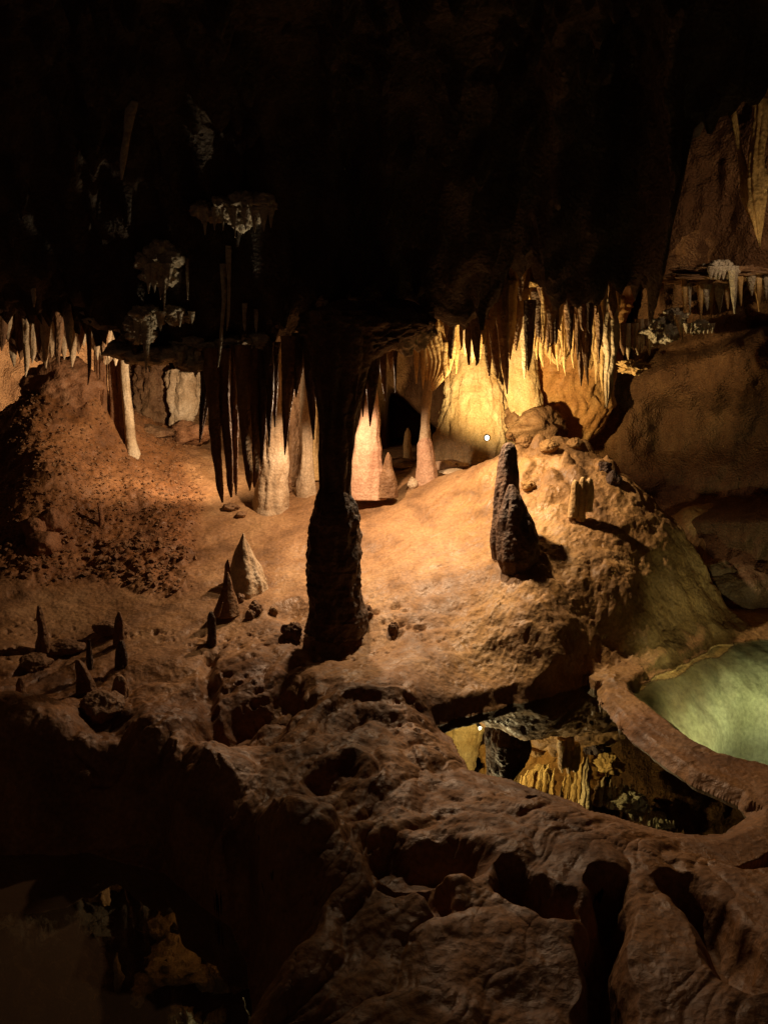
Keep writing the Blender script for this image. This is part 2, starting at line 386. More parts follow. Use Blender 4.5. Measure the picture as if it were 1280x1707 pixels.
# in front of the pillar
g((350, 1100, 4.3), (450, 1090, 4.32), (400, 1060, 4.6), (560, 1100, 4.35))
gz(0.20, (500, 1150), (560, 1170), (640, 1170)); gz(0.14, (700, 1165), (600, 1200), (420, 1200)); gz(0.17, (500, 1260), (600, 1280), (640, 1240), (400, 1260)); gz(0.12, (350, 1240), (700, 1250), (470, 1340), (560, 1360))
gw((-1.2, 1.0, -.4), (0, 1.0, 0.0), (1.2, 1.0, .1), (-3, 1.4, -.5), (2.5, 1.2, .1), (3.5, 3.0, .2), (4.5, 5.0, .3), (4.5, 8, .4))
ground_f = TPS(G, 2e-4)

nu, nv = 760, 800
U = np.linspace(-420, 1700, nu); YS = 0.95 * (10.5 / 0.95) ** np.linspace(0, 1, nv)
UU, YY = np.meshgrid(U, YS)
XX = (UU - CX) / F * YY * 1.02
Z0 = ground_f(XX, YY)
PX, PY = proj(XX, YY, Z0)

def inpoly(poly, x, y):
    x = np.asarray(x); ins = np.zeros(x.shape, bool); p = poly
    for (x1, y1), (x2, y2) in zip(p, p[1:] + p[:1]):
        if y1 == y2: continue
        c = ((y1 > y) != (y2 > y)) & (x < (x2 - x1) * (y - y1) / (y2 - y1) + x1); ins ^= c
    return ins
def segdist(x, y, pts):
    d = np.full(np.shape(x), 1e9)
    for (x1, y1), (x2, y2) in zip(pts, pts[1:]):
        L2 = (x2 - x1) ** 2 + (y2 - y1) ** 2
        t = np.clip(((x - x1) * (x2 - x1) + (y - y1) * (y2 - y1)) / max(L2, 1e-9), 0, 1)
        d = np.minimum(d, np.hypot(x - x1 - t * (x2 - x1), y - y1 - t * (y2 - y1)))
    return d

def ground_detail(X, Y, Z, px, py):
    p = np.stack([X, Y, Z * 0.7], -1)
    # region weights, softened by noise
    n0 = fbm(p * 1.3, 3, 31)
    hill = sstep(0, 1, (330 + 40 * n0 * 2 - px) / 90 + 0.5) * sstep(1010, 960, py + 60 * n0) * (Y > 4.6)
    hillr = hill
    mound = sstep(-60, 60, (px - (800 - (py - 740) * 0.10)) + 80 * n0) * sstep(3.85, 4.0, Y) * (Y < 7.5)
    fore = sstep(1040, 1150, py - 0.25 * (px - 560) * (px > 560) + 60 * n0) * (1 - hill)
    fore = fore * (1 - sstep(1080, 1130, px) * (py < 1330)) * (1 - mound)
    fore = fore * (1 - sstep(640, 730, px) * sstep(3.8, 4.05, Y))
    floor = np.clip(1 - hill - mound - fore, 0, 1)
    pool = sstep(0.02, -0.08, Z)
    dz = 0.045 * fbm(p * 2.2, 3, 3, .4) + (0.020 - 0.015 * fore - 0.012 * floor) * fbm(p * 9, 3, 4)
    # bright floor: soft run-off ripples
    dz += floor * (0.030 * np.sqrt(billow(np.stack([X * 2.2 + Y * 1.0, Y * 4.5 - X * 2.2, X * 0], -1) + 0.3 * fbm(p * 2, 2, 13)[..., None], 2, 12) + .01) + 0.006 * billow(p * 14, 3, 8))
    # rubble: broken angular lumps
    w, wid = worley(p * 14 + 0.3 * fbm(p * 6, 2, 5)[..., None], 2); w2, wid2 = worley(p * 30, 5)
    dz += hill * (0.030 * (0.5 - w) * (0.4 + wid) + 0.020 * (0.5 - w2) + 0.05 * fbm(p * 5, 4, 6))
    # mound: cauliflower crust
    dz += mound * (0.045 * billow(p * 4, 1, 21) + 0.040 * billow(p * 10, 3, 22) + 0.022 * billow(p * 30, 2, 23) - 0.045)
    kn, kid = worley(p * 6.5, 9)
    dz += mound * sstep(860, 780, py) * 0.08 * sstep(0.55, 0.1, kn) * kid
    # foreground: rounded lobes of flowstone running down to the left
    wr = np.stack([fbm(p * 1.5, 3, 41), fbm(p * 1.5, 3, 45)], -1)
    a_ = (X * 0.77 - Y * 0.64) * 3.4 + 1.5 * wr[..., 0]; b_ = (X * 0.64 + Y * 0.77) * 1.1 + 0.9 * wr[..., 1]
    q1 = np.stack([a_, b_, X * 0], -1)
    lobe = np.sqrt(billow(q1, 1, 42) + 0.01)
    lobe2 = np.sqrt(billow(q1 * np.array((2.1, 1.2, 1)), 1, 46) + 0.01)
    amp = 1 - 0.5 * sstep(0.1, 0.7, X) - 0.2 * sstep(2.6, 2.0, Y)
    dz += fore * amp * (0.085 * lobe + 0.034 * lobe2 + 0.013 * np.sqrt(billow(q1 * np.array((4.6, 2.4, 1)) + 0.9 * fbm(p * 6, 2, 49)[..., None], 1, 48) + 0.01) + 0.016 * billow(p * 9, 2, 50) - 0.07 + 0.012 * np.sqrt(billow(p * 11, 1, 43) + 0.01) + 0.006 * fbm(p * 24, 3, 47))
    # small drip pits, gathered in patches
    for sc, dep, thr, sd in ((6.5, 0.045, 0.26, 51), (13.0, 0.030, 0.30, 52), (20, 0.018, 0.34, 53)):
        d, i = worley(p * sc + 0.35 * fbm(p * 7, 2, 54)[..., None], sd)
        patch = sstep(0.02, 0.22, fbm(p * 1.9, 2, 55))
        act = (i > 0.66) * (py < 1330) * np.clip(fore * patch + (mound * 0.35 * sstep(960, 1060, py) + floor * 0.7) * sstep(960, 1050, py) * patch, 0, 1)
        dz -= act * dep * sstep(thr, thr * 0.35, d)
    dz *= 1 - 0.75 * pool
    # dark hollows, fissures and gullies (paths over the plan)
    def carve(pts, w, dep):
        nonlocal dz
        q = [Pz(a, b, 0.14)[:2] for a, b in pts]
        dd = segdist(X + 0.05 * fbm(p * 5, 3, 71), Y + 0.05 * fbm(p * 5, 3, 72), q)
        dz = dz - dep * sstep(2.0 * w, 0.2 * w, dd)
    carve([(375, 1215), (410, 1180), (470, 1165)], 0.10, 0.16)
    carve([(430, 1225), (470, 1195), (500, 1180)], 0.05, 0.10)
    carve([(350, 1100), (345, 1170), (372, 1235)], 0.035, 0.07)
    carve([(480, 1055), (520, 1085), (545, 1100)], 0.08, 0.06)
    carve([(640, 1420), (680, 1440), (760, 1430)], 0.08, 0.12)
    carve([(655, 1470), (700, 1468), (730, 1500)], 0.03, 0.12)
    carve([(855, 1465), (890, 1490), (935, 1515)], 0.05, 0.15)
    carve([(1020, 1465), (1012, 1530), (1000, 1580), (1018, 1660), (1030, 1760)], 0.045, 0.22)
    carve([(1150, 1470), (1190, 1510), (1215, 1570), (1240, 1620)], 0.06, 0.18)
    carve([(1240, 1400), (1290, 1395)], 0.05, 0.12)
    carve([(540, 1300), (580, 1285)], 0.05, 0.09)
    carve([(330, 1390), (390, 1440), (430, 1530)], 0.10, 0.12)
    carve([(180, 1190), (190, 1230)], 0.10, 0.12)
    Zn = Z + dz
    return Zn, hill, mound, fore, floor, pool

POOL_A = [(728, 1210), (760, 1198), (800, 1192), (860, 1174), (920, 1160), (975, 1142), (990, 1150), (1010, 1190), (1050, 1235), (1100, 1275), (1160, 1315), (1230, 1345), (1245, 1365), (1200, 1390), (1110, 1390), (1040, 1370), (980, 1350), (915, 1325), (850, 1302), (780, 1284), (768, 1265), (755, 1235)]
POOL_B = [(1052, 1152), (1080, 1136), (1125, 1114), (1190, 1078), (1260, 1068), (1400, 1050), (1560, 1060), (1560, 1420), (1400, 1340), (1280, 1282), (1200, 1262), (1140, 1230), (1090, 1190)]
POOL_C = [(-300, 1425), (150, 1425), (275, 1455), (335, 1512), (385, 1548), (408, 1600), (415, 1650), (424, 1760), (330, 2300), (-300, 2300)]
def signed(poly, x, y):
    d = segdist(x, y, poly + poly[:1]); return np.where(inpoly(poly, x, y), d, -d)
BAR = [(985, 1150), (1050, 1148), (1090, 1190), (1140, 1230), (1200, 1262), (1280, 1282), (1400, 1340), (1560, 1420), (1560, 1520), (1300, 1390), (1245, 1365), (1160, 1315), (1100, 1275), (1050, 1235), (1010, 1190)]
DOME = [(742, 1260), (975, 1215), (1040, 1205), (1085, 1225), (1130, 1190), (1200, 1140), (1330, 1120), (1400, 1000), (700, 1000)]
def shores(Z, Zb, X, Y):
    """lay the ground to the pools: below the water inside each outline, a low rounded lip round it, the mound steep at the water"""
    p = np.stack([X, Y, X * 0], -1); D = Z - Zb
    n1, n2 = fbm(p * 5, 3, 161), fbm(p * 5, 3, 162)
    qx, qy = proj(X, Y, X * 0); lx, ly = proj(X, Y, X * 0 + WL)
    sA, sB, sC = signed(POOL_A, qx + 9 * n1, qy + 7 * n2), signed(POOL_B, qx + 9 * n1, qy + 7 * n2), signed(POOL_C, lx + 9 * n1, ly + 7 * n2)
    s0 = np.maximum(-np.maximum(sA, sB), 0)
    far = sstep(0, 55, signed(DOME, qx, qy))
    g_ = 0.06 * (1 - np.exp(-s0 / 20)) * far
    Zb = 0.5 * (Zb + g_ + np.sqrt((Zb - g_) ** 2 + 0.0025 * sstep(0, 40, s0)))  * (far > 0) + Zb * (far <= 0)
    k0 = sstep(0, 45, s0); kc = sstep(0, 60, np.maximum(-sC, 0))
    Z = Zb + D * (0.3 + 0.7 * np.minimum(k0, kc))
    for sd, wl in ((sA, 0.0), (sB, 0.0), (sC, WL)):
        q = np.maximum(-sd, 0); near = (q < 80)
        lo = wl + 0.006 + 0.045 * sstep(0, 35, q)
        Z = np.where(near, np.maximum(wl + 0.006 + (Z - wl) * sstep(0, 10, q), lo), Z)
    rim = 0.006 + 0.050 * sstep(0, 14, s0) + 0.012 * sstep(14, 34, s0) + 0.035 * fbm(p * 9, 4, 164) * sstep(0, 20, s0)
    inb = inpoly(BAR, qx, qy)
    Z = np.where(inb, np.minimum(Z, rim), Z)
    for sd, wl, deep in ((sA, 0.0, 0.30), (sB, 0.0, 0.42), (sC, WL, 0.40)):
        ins = wl - 0.004 - deep * sstep(-4, 90, sd) + 0.03 * fbm(p * 6, 4, 163) * sstep(4, 40, sd)
        if sd is sB: ins = ins - 0.7 * sstep(75, 20, np.hypot((qx - 1275) * .9, (qy - 1165) * 1.2)) * sstep(0, 40, sd)
        Z = np.where(sd > 0, ins, Z)
    return Z
ZZ, W_HILL, W_MOUND, W_FORE, W_FLOOR, W_POOL = ground_detail(XX, YY, Z0, PX, PY)
ZZ = shores(ZZ, Z0, XX, YY)
pts3 = np.stack([XX, YY, ZZ], -1)
du = np.gradient(pts3, axis=1); dv = np.gradient(pts3, axis=0)
NN = np.cross(du, dv); NN /= np.linalg.norm(NN, axis=-1)[..., None] + 1e-12; NN[NN[..., 2] < 0] *= -1
# a little sideways crumple so that steep faces are not clean sheets
cr = fbm(pts3 * 7, 3, 91) * 0.03 * (1 - W_POOL)
SIDE = NN.copy(); SIDE[..., 2] = 0
pts3 = pts3 + SIDE * cr[..., None]
du = np.gradient(pts3, axis=1); dv = np.gradient(pts3, axis=0)
NN = np.cross(du, dv); NN /= np.linalg.norm(NN, axis=-1)[..., None] + 1e-12; NN[NN[..., 2] < 0] *= -1

def mixc(ws, cs):
    s = sum(ws); return sum(w[..., None] * np.array(c) for w, c in zip(ws, cs)) / np.maximum(s, 1e-6)[..., None]
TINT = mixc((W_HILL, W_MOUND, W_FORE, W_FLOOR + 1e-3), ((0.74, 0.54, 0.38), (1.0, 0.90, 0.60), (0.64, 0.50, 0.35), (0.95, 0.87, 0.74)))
dp = 0 * sstep(0.03, -0.03, pts3[..., 2]) * sstep(1040, 1060, PX) * (PY < 1340) * inpoly([(1085, 1185), (1150, 1128), (1195, 1060), (1700, 1000), (1700, 1450), (1400, 1350), (1280, 1292), (1195, 1272), (1130, 1240)], PX, PY)
TINT = TINT * (1 - dp[..., None]) + dp[..., None] * np.array((1.9, 2.0, 1.7)) * (1 - 0.9 * sstep(-0.16, -0.5, pts3[..., 2]))[..., None]
fi = grid_faces(nu, nv)
MP = [(795, 748), (835, 725), (960, 712), (1050, 770), (1130, 850), (1215, 930), (1225, 1070), (1180, 1092), (1120, 1122), (1060, 1146), (980, 1154), (860, 1182), (770, 1200), (735, 1150), (760, 1060), (775, 960), (800, 880), (790, 800)]
inm = (inpoly(MP, PX, PY) & (YY > 3.9) & (YY < 6.7) & (XX > 0.2)).ravel()
fm = inm[fi].all(axis=1)
Vg, Ng, Tg = pts3.reshape(-1, 3), NN.reshape(-1, 3), TINT.reshape(-1, 3)
def submesh(name, sel, mat, origin):
    f = fi[sel]; ids = np.unique(f); mp = np.zeros(len(Vg), int); mp[ids] = np.arange(len(ids))
    return mesh_obj(name, Vg[ids], mp[f], mat, None, origin, Ng[ids], Tg[ids])
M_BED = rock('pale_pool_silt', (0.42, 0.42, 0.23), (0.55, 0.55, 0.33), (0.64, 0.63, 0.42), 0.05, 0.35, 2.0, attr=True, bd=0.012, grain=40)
gx, gy = proj(pts3[..., 0], pts3[..., 1], pts3[..., 0] * 0)
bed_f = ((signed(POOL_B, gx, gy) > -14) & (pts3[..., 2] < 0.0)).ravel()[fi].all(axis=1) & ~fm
pale = sstep(-30, 45, signed([(1098, 1195), (1165, 1150), (1225, 1098), (1700, 1000), (1700, 1450), (1400, 1350), (1280, 1310), (1195, 1290), (1130, 1250)], gx + 25 * fbm(pts3 * 5, 3, 171), gy + 25 * fbm(pts3 * 5, 3, 172)))  # shade beside the mound is put into the bed tint outside this outline
deep_ = 1 - 0.9 * sstep(-0.18, -0.55, pts3[..., 2])  # dark silt and light lost in deep water, both put into the tint
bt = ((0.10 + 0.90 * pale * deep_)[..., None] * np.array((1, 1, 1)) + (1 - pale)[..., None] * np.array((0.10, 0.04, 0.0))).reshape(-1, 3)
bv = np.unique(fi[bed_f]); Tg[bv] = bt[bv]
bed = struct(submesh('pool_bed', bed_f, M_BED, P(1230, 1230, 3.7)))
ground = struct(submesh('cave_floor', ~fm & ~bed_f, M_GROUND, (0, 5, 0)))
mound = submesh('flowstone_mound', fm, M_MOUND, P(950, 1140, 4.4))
tag(mound, 'big rounded ochre flowstone mound with a crusty surface rising out of the pools', 'flowstone mound')

def hz(x, y):
    """height of the finished ground at a plan point"""
    v = np.interp(np.log(y / 0.95) / np.log(10.5 / 0.95), [0, 1], [0, nv - 1]); u = np.interp(x / (1.02 * y) * F + CX, U, np.arange(nu))
    return float(ZZ[int(round(v)), int(round(u))])
def on_ground(px, py):
    """nearest ground vertex seen at a pixel"""
    qx, qy = proj(Vg[:, 0], Vg[:, 1], Vg[:, 2]); d = (qx - px) ** 2 + (qy - py) ** 2
    i = np.argsort(d)[:6]; return Vg[i[np.argmin(Vg[i, 1])]]

# ------------------------------------------------------------------ water
def water(name, poly, z, mat):
    o = np.array([Pz(a, b, z) for a, b in poly]); me = bpy.data.meshes.new(name)
    c = o.mean(0); me.from_pydata([tuple(v - c) for v in o], [], [tuple(range(len(o)))[::-1] if sum(o[k][0] * o[(k + 1) % len(o)][1] - o[(k + 1) % len(o)][0] * o[k][1] for k in range(len(o))) < 0 else tuple(range(len(o)))]); me.materials.append(mat)
    ob = bpy.data.objects.new(name, me); ob.location = c; col.objects.link(ob); return struct(ob)
water('pool_water', [(690, 1190), (860, 1140), (985, 1110), (1020, 1140), (1055, 1185), (1110, 1240), (1180, 1290), (1290, 1335), (1420, 1385), (1420, 1440), (1200, 1440), (980, 1390), (760, 1330), (700, 1240)], 0.0, M_WATER)
water('green_pool_water', [(1010, 1135), (1110, 1080), (1200, 1040), (1500, 1030), (1500, 1400), (1290, 1333), (1180, 1287), (1110, 1237), (1057, 1183)], 0.0, M_WATER_G)
M_MURK = M_WATER.copy(); M_MURK.name = 'murky_cave_water'
_n = M_MURK.node_tree
_t = next(x for x in _n.nodes if x.type == 'BSDF_TRANSPARENT'); _d = _n.nodes.new('ShaderNodeBsdfDiffuse'); _d.inputs[0].default_value = (0.11, 0.07, 0.042, 1)
_m = next(x for x in _n.nodes if x.type == 'MIX_SHADER'); _n.links.new(_d.outputs[0], _m.inputs[1]); _n.nodes.remove(_t)
water('dark_pool_water', [(-300, 1380), (330, 1380), (460, 1500), (480, 1707), (460, 2300), (-300, 2300)], WL, M_MURK)

# ------------------------------------------------------------------ the cave roof: a low lobe hanging in front, higher at the right
C = []
def c(*rows):
    for px, py, Y in rows: C.append(P(px, py, Y))
def cw(*rows):
    for r in rows: C.append(np.array(r, float))
LIP = [(-200, 505, 5.2), (0, 500, 5.2), (100, 505, 5.1), (180, 510, 5.1), (240, 580, 5.0), (330, 598, 4.9), (450, 575, 4.8), (520, 540, 4.75), (600, 530, 4.75), (680, 530, 4.9),
       (760, 530, 5.2), (800, 510, 5.4), (850, 440, 5.6), (900, 460, 5.6), (960, 478, 5.6), (1030, 505, 5.4), (1062, 515, 5.2)]
c(*LIP)
for px, py, Y in LIP[:-1]:
    p_ = P(px, py, Y); cw((p_[0] * 1.25, Y * 1.2, p_[2] + 0.18), (p_[0] * 1.7, Y * 1.65, p_[2] + 0.42))
for px in (-250, 0, 200, 400, 600, 800, 950):
    c((px, 430, 4.55), (px, 300, 4.3), (px, 160, 3.95), (px, 0, 3.5), (px, -300, 2.6))
c((1085, 440, 4.9), (1095, 360, 4.75), (1120, 260, 4.6), (1150, 200, 4.4), (1225, 165, 4.2), (1235, 60, 4.0), (1240, 0, 3.9), (1030, 300, 4.5), (1080, 160, 4.2), (1120, 0, 3.8))
cw((1.95, 5.2, 4.3), (2.2, 4.8, 4.6), (2.6, 4.4, 4.6), (2.6, 5.5, 4.7), (2.3, 6.2, 4.4), (3.5, 6, 4.8), (4.5, 5, 4.8), (3.2, 7.5, 4.6), (2.5, 7.6, 3.4), (5, 8, 4.7), (3, 2.5, 4.7), (0, .5, 4.2), (-2, .5, 4.2), (2, .5, 4.4), (4, .5, 4.6), (-4, 2, 4.0), (-5, 5, 2.6), (-5.5, 8.5, 2.6), (1.6, 7.8, 2.7))
roof_f = TPS(C, 1e-3)
nuc, nvc = 420, 420
U2 = np.r_[np.linspace(-1500, -430, 60), np.linspace(-420, 1750, nuc - 110), np.linspace(1765, 2700, 50)]; Y2 = 0.3 * (10.5 / 0.3) ** (np.linspace(0, 1, nvc) ** 0.62)
UU2, YY2 = np.meshgrid(U2, Y2); XX2 = (UU2 - CX) / F * np.maximum(YY2, 2.0) * 1.05
ZC = np.clip(roof_f(XX2, YY2), 1.9, 5.2)
pc = np.stack([XX2, YY2, ZC], -1)
def roof_detail(pc):
    pv = pc * np.array((1, 1, 0.35))
    dz = 0.10 * fbm(pc * 1.6, 4, 101) - 0.13 * billow(pv * 3.2, 3, 102) - 0.07 * billow(pv * 8, 3, 103) + 0.03 * fbm(pc * 14, 3, 104)
    w, i = worley(pc * 7, 15); dz = dz - 0.16 * sstep(0.42, 0.05, w) * (i > 0.45) * i
    return dz
ZC2 = ZC + roof_detail(pc)
EDGE = np.array([(-400, 535), (0, 538), (100, 543), (150, 548), (190, 572), (230, 600), (330, 622), (350, 598), (450, 592), (520, 566), (560, 556), (640, 540), (700, 538), (760, 552), (800, 552), (830, 498), (850, 468), (870, 476), (890, 522), (930, 512), (960, 520), (1000, 494), (1030, 505), (1062, 545)], float)
for _ in range(3):
    qx, qy = proj(XX2, YY2, ZC2); qy = np.where((YY2 > 3.6) & (YY2 < 7.6), qy, -9e9)
    low = qy.max(axis=0); low = np.maximum.reduce([np.roll(low, k) for k in (-2, -1, 0, 1, 2)])
    want = np.interp(U2, EDGE[:, 0], EDGE[:, 1]); lift = np.where(U2 < 1070, low - want, 0)
    for _k in range(2): lift = (np.roll(lift, 1) + 2 * lift + np.roll(lift, -1)) / 4
    ZC2 = ZC2 + lift[None, :] * np.clip(YY2, 3.0, 8) / F * sstep(3.2, 4.4, YY2)
p3 = np.stack([XX2, YY2, ZC2], -1)
hn = fbm(p3 * np.array((3.2, 3.2, 1.2)), 4, 111) * 0.16
p3[..., 1] += hn; p3[..., 0] += fbm(p3 * np.array((4, 4, 1.0)), 3, 112) * 0.08
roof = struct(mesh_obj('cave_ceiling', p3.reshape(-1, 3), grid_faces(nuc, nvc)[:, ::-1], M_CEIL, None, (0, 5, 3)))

from mathutils.bvhtree import BVHTree
_rv = p3.reshape(-1, 3); _rf = grid_faces(nuc, nvc)
ROOF = BVHTree.FromPolygons([tuple(v) for v in _rv], [tuple(int(k) for k in f) for f in _rf])
def roof_at(px, py):
    h = ROOF.ray_cast(Vector((0, 0, EYE)), Vector(ray(px, py)).normalized())
    return h[0].y if h[0] is not None else 4.5

# ------------------------------------------------------------------ the back and side wall
nuw, nvw = 620, 420
Uw = np.r_[np.linspace(-1700, -620, 40), np.linspace(-600, 1900, nuw - 60), np.linspace(1950, 2900, 20)]; Zw = np.linspace(-0.6, 5.2, nvw)
UW, ZW = np.meshgrid(Uw, Zw)
base = np.interp(UW, [-1700, -600, -300, 0, 150, 300, 450, 640, 720, 800, 900, 1000, 1080, 1180, 1280, 1400, 1600, 1900, 2900], [2.6, 6.4, 7.4, 8.1, 8.4, 8.1, 8.4, 8.8, 9.0, 8.6, 8.3, 7.9, 7.5, 7.1, 6.6, 6.0, 4.6, 3.6, 1.8])
for _ in range(3): base = (np.roll(base, 3, 1) + base + np.roll(base, -3, 1)) / 3; base[:, :4] = base[:, 4:5]; base[:, -4:] = base[:, -5:-4]
XW = (UW - CX) / F * base
pw = np.stack([XW, base, ZW], -1)
rpx, rpy = proj(XW, base, ZW)
off = 0.35 * fbm(pw * np.array((1.1, 1.1, 0.8)), 4, 121) + 0.12 * billow(pw * np.array((4, 4, 1.2)), 3, 122) + 0.05 * fbm(pw * 9, 4, 123)
# dark passage under the hanging rock behind the small column
gapm = sstep(640, 660, rpx) * sstep(770, 735, rpx) * sstep(-25, 15, rpy - (655 + (rpx - 640) * 0.9)) * (rpx < 780)
off += 2.2 * gapm
# the right wall: an overhanging band above a ledge, bulging again below
lz = np.interp(rpx, [1050, 1100, 1180, 1230, 1280, 1400], [590, 560, 545, 525, 510, 490]) + 8 * noise(pw * 6, 9)
rw = sstep(1040, 1110, rpx)
off += rw * (-0.42 * sstep(8, -30, rpy - lz) + 0.5 * sstep(-5, 30, rpy - lz) * sstep(60, 20, rpy - lz))
off += rw * (-0.45 * gauss(rpx - 1250, 110) * gauss(rpy - 600, 60)) + rw * 0.3 * sstep(640, 700, rpy) * sstep(800, 740, rpy)
off += rw * (-0.6 * sstep(825, 850, rpy))
YW = base + off; XW = (UW - CX) / F * YW
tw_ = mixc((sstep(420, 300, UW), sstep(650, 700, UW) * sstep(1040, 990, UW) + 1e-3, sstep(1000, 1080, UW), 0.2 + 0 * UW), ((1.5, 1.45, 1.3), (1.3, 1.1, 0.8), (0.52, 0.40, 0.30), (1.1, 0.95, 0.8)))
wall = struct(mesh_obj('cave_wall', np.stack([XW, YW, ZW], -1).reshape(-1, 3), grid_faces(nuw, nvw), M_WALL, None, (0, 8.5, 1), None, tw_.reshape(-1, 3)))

# ================================================================== THINGS
ORD = ['leftmost', 'second', 'third', 'fourth', 'fifth', 'sixth', 'seventh', 'eighth', 'ninth', 'tenth', 'eleventh', 'twelfth', 'thirteenth', 'fourteenth', 'fifteenth', 'sixteenth', 'seventeenth', 'eighteenth', 'nineteenth', 'twentieth']
def orderly(k, n, what, place):
    if k == 0: return f'leftmost {what} {place}'
    if k == n - 1: return f'rightmost {what} {place}'
    return f'{ORD[k]} {what} from the left {place}'

# --- the great pillar in the middle
t = thing('cave_pillar', 'great dark pillar standing in the middle, black against the lit floor behind it', 'pillar', P(560, 1045, 4.6))
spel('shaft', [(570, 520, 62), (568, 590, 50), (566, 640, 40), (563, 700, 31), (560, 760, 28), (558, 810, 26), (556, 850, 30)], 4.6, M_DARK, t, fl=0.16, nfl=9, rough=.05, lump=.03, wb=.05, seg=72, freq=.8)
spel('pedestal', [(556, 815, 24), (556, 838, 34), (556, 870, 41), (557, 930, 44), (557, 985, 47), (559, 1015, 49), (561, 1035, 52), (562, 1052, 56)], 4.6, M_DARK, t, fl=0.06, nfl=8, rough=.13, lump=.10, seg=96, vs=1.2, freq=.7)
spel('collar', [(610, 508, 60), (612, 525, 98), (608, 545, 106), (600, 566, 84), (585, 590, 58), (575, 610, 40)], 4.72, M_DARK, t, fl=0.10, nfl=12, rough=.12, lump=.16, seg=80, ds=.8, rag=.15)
for px, top, tip, w in ((538, 590, 735, 5), (547, 590, 690, 6), (592, 585, 668, 7)):
    spel('flute', [(px, top, w * 1.5), (px, (top + tip) / 2, w), (px, tip, 1)], 4.5, M_DARK, t, fl=.1, nfl=3)
tag(blob('ceiling_boss', P(660, 548, 4.85), (.16, .14, .14), M_GREY, None, 14, .35, .16, 64, 44), 'lumpy grey-white calcite boss under the black roof, right of the pillar top', 'calcite boss')
tag(blob('ceiling_boss', P(697, 552, 4.98), (.10, .10, .10), M_GREY, None, 19, .35, .16, 56, 36), 'smaller grey boss touching the fluted drapery at its left', 'calcite boss')

# --- the long dark stalactites left of the pillar
cl = 'cluster of long black stalactites left of the great pillar'
LONG = [ # (top px, top py, hw) ..., tip
 ([(341, 585, 9), (343, 650, 8), (338, 700, 6), (333, 738, 1)], 5.0, 'short curved black stalactite at the left end of the long dark cluster'),
 ([(352, 580, 13), (357, 680, 10), (362, 760, 8), (368, 815, 6), (371, 838, 1.5)], 4.85, 'long black stalactite nearest the rubble slope, its pale right edge lit'),
 ([(372, 580, 12), (376, 690, 9), (381, 760, 7), (384, 812, 5), (386, 829, 1.5)], 4.9, 'long dark stalactite with a lit edge, beside the one nearest the rubble slope'),
 ([(388, 575, 10), (391, 660, 8), (392, 740, 5.5), (393, 800, 4), (394, 826, 1)], 4.95, 'thin straight stalactite with the brightest cream edge in the dark cluster'),
 ([(405, 575, 13), (406, 660, 11), (411, 740, 9), (416, 795, 6), (417, 818, 1)], 4.85, 'broad black stalactite just right of the thin bright-edged one'),
 ([(421, 580, 12), (423, 680, 9), (425, 740, 9), (425, 790, 7), (424, 813, 1)], 4.9, 'dark stalactite with a whitish wet flank left of the broad lit column'),
 ([(436, 580, 11), (438, 650, 9), (437, 720, 6), (436, 778, 1)], 4.9, 'dark stalactite ending in front of the broad lit column'),
 ([(448, 570, 9), (450, 650, 6), (449, 700, 4), (449, 745, 1)], 4.85, 'short dark stalactite over the left half of the broad lit column'),
 ([(459, 570, 8), (459, 640, 5), (458, 712, 1)], 4.9, 'stubby black stalactite over the middle of the broad lit column'),
 ([(483, 560, 15), (481, 640, 11), (477, 700, 6), (475, 758, 1)], 4.8, 'black stalactite hanging at the right edge of the broad lit column'),
 ([(500, 555, 13), (497, 610, 9), (494, 662, 1)], 4.8, 'short black stalactite between broad lit column and the slender one'),
 ([(521, 555, 14), (517, 630, 9), (521, 690, 5), (523, 733, 1)], 4.75, 'black stalactite hanging close against the left side of the great pillar'),
 ([(605, 575, 9), (606, 630, 6), (605, 695, 1)], 4.75, 'thin dark stalactite hanging close against the right side of the great pillar'),
 ([(618, 575, 15), (619, 640, 10), (618, 680, 5), (617, 711, 1)], 4.8, 'thick dark stalactite over the pink flowstone cone right of the pillar'),
 ([(637, 570, 9), (639, 620, 5), (643, 671, 1)], 4.9, 'narrow brown stalactite over the right edge of the pink flowstone cone'),
 ([(659, 570, 5), (659, 620, 2.2), (659, 657, .8)], 5.0, 'hair-thin dark stalactite under the grey-white roof boss'),
 ([(651, 570, 7), (651, 595, 5), (651, 616, 1)], 5.9, 'small bright cream tooth of dripstone under the grey-white roof boss'),
]
for pts, Y, lab in LONG:
    bright = 'cream' in lab or 'whitish' in lab
    o = spel('stalactite', pts, Y, M_BROWN if bright or 'edge' in lab or 'flank' in lab else M_DARK, None, fl=.14, nfl=5, rough=.10, lump=.14, seg=32)  # lighter base where an edge catches light, shade-dark base for the rest
    tag(o, lab, 'stalactite', 'stalactites hanging round the great pillar')

# --- lit columns and cones behind the pillar
o = spel('cave_column', [(457, 570, 12), (457, 640, 14), (458, 690, 17), (457, 750, 21), (454, 800, 26), (452, 845, 31), (452, 870, 34)], 6.3, M_PALE, None, fl=.10, nfl=9, rough=.07, lump=.10, seg=64)
tag(o, 'broad cream lit column standing behind the long black stalactites', 'column')
o = spel('cave_column', [(494, 560, 14), (494, 640, 12), (493, 720, 11), (491, 790, 13), (490, 820, 18)], 7.2, M_BROWN, None, fl=.1, nfl=5, seg=48)
tag(o, 'dull brown column in shade between the two lit columns left of the pillar', 'column')
o = spel('cave_column', [(509, 560, 7), (509, 640, 8), (509, 700, 9), (511, 750, 10), (511, 790, 13), (511, 822, 17), (511, 840, 18)], 6.6, M_PALE, None, fl=.08, nfl=6, rough=.08, lump=.2, seg=48)
tag(o, 'slender cream column with a knobbed base just left of the great pillar', 'column')
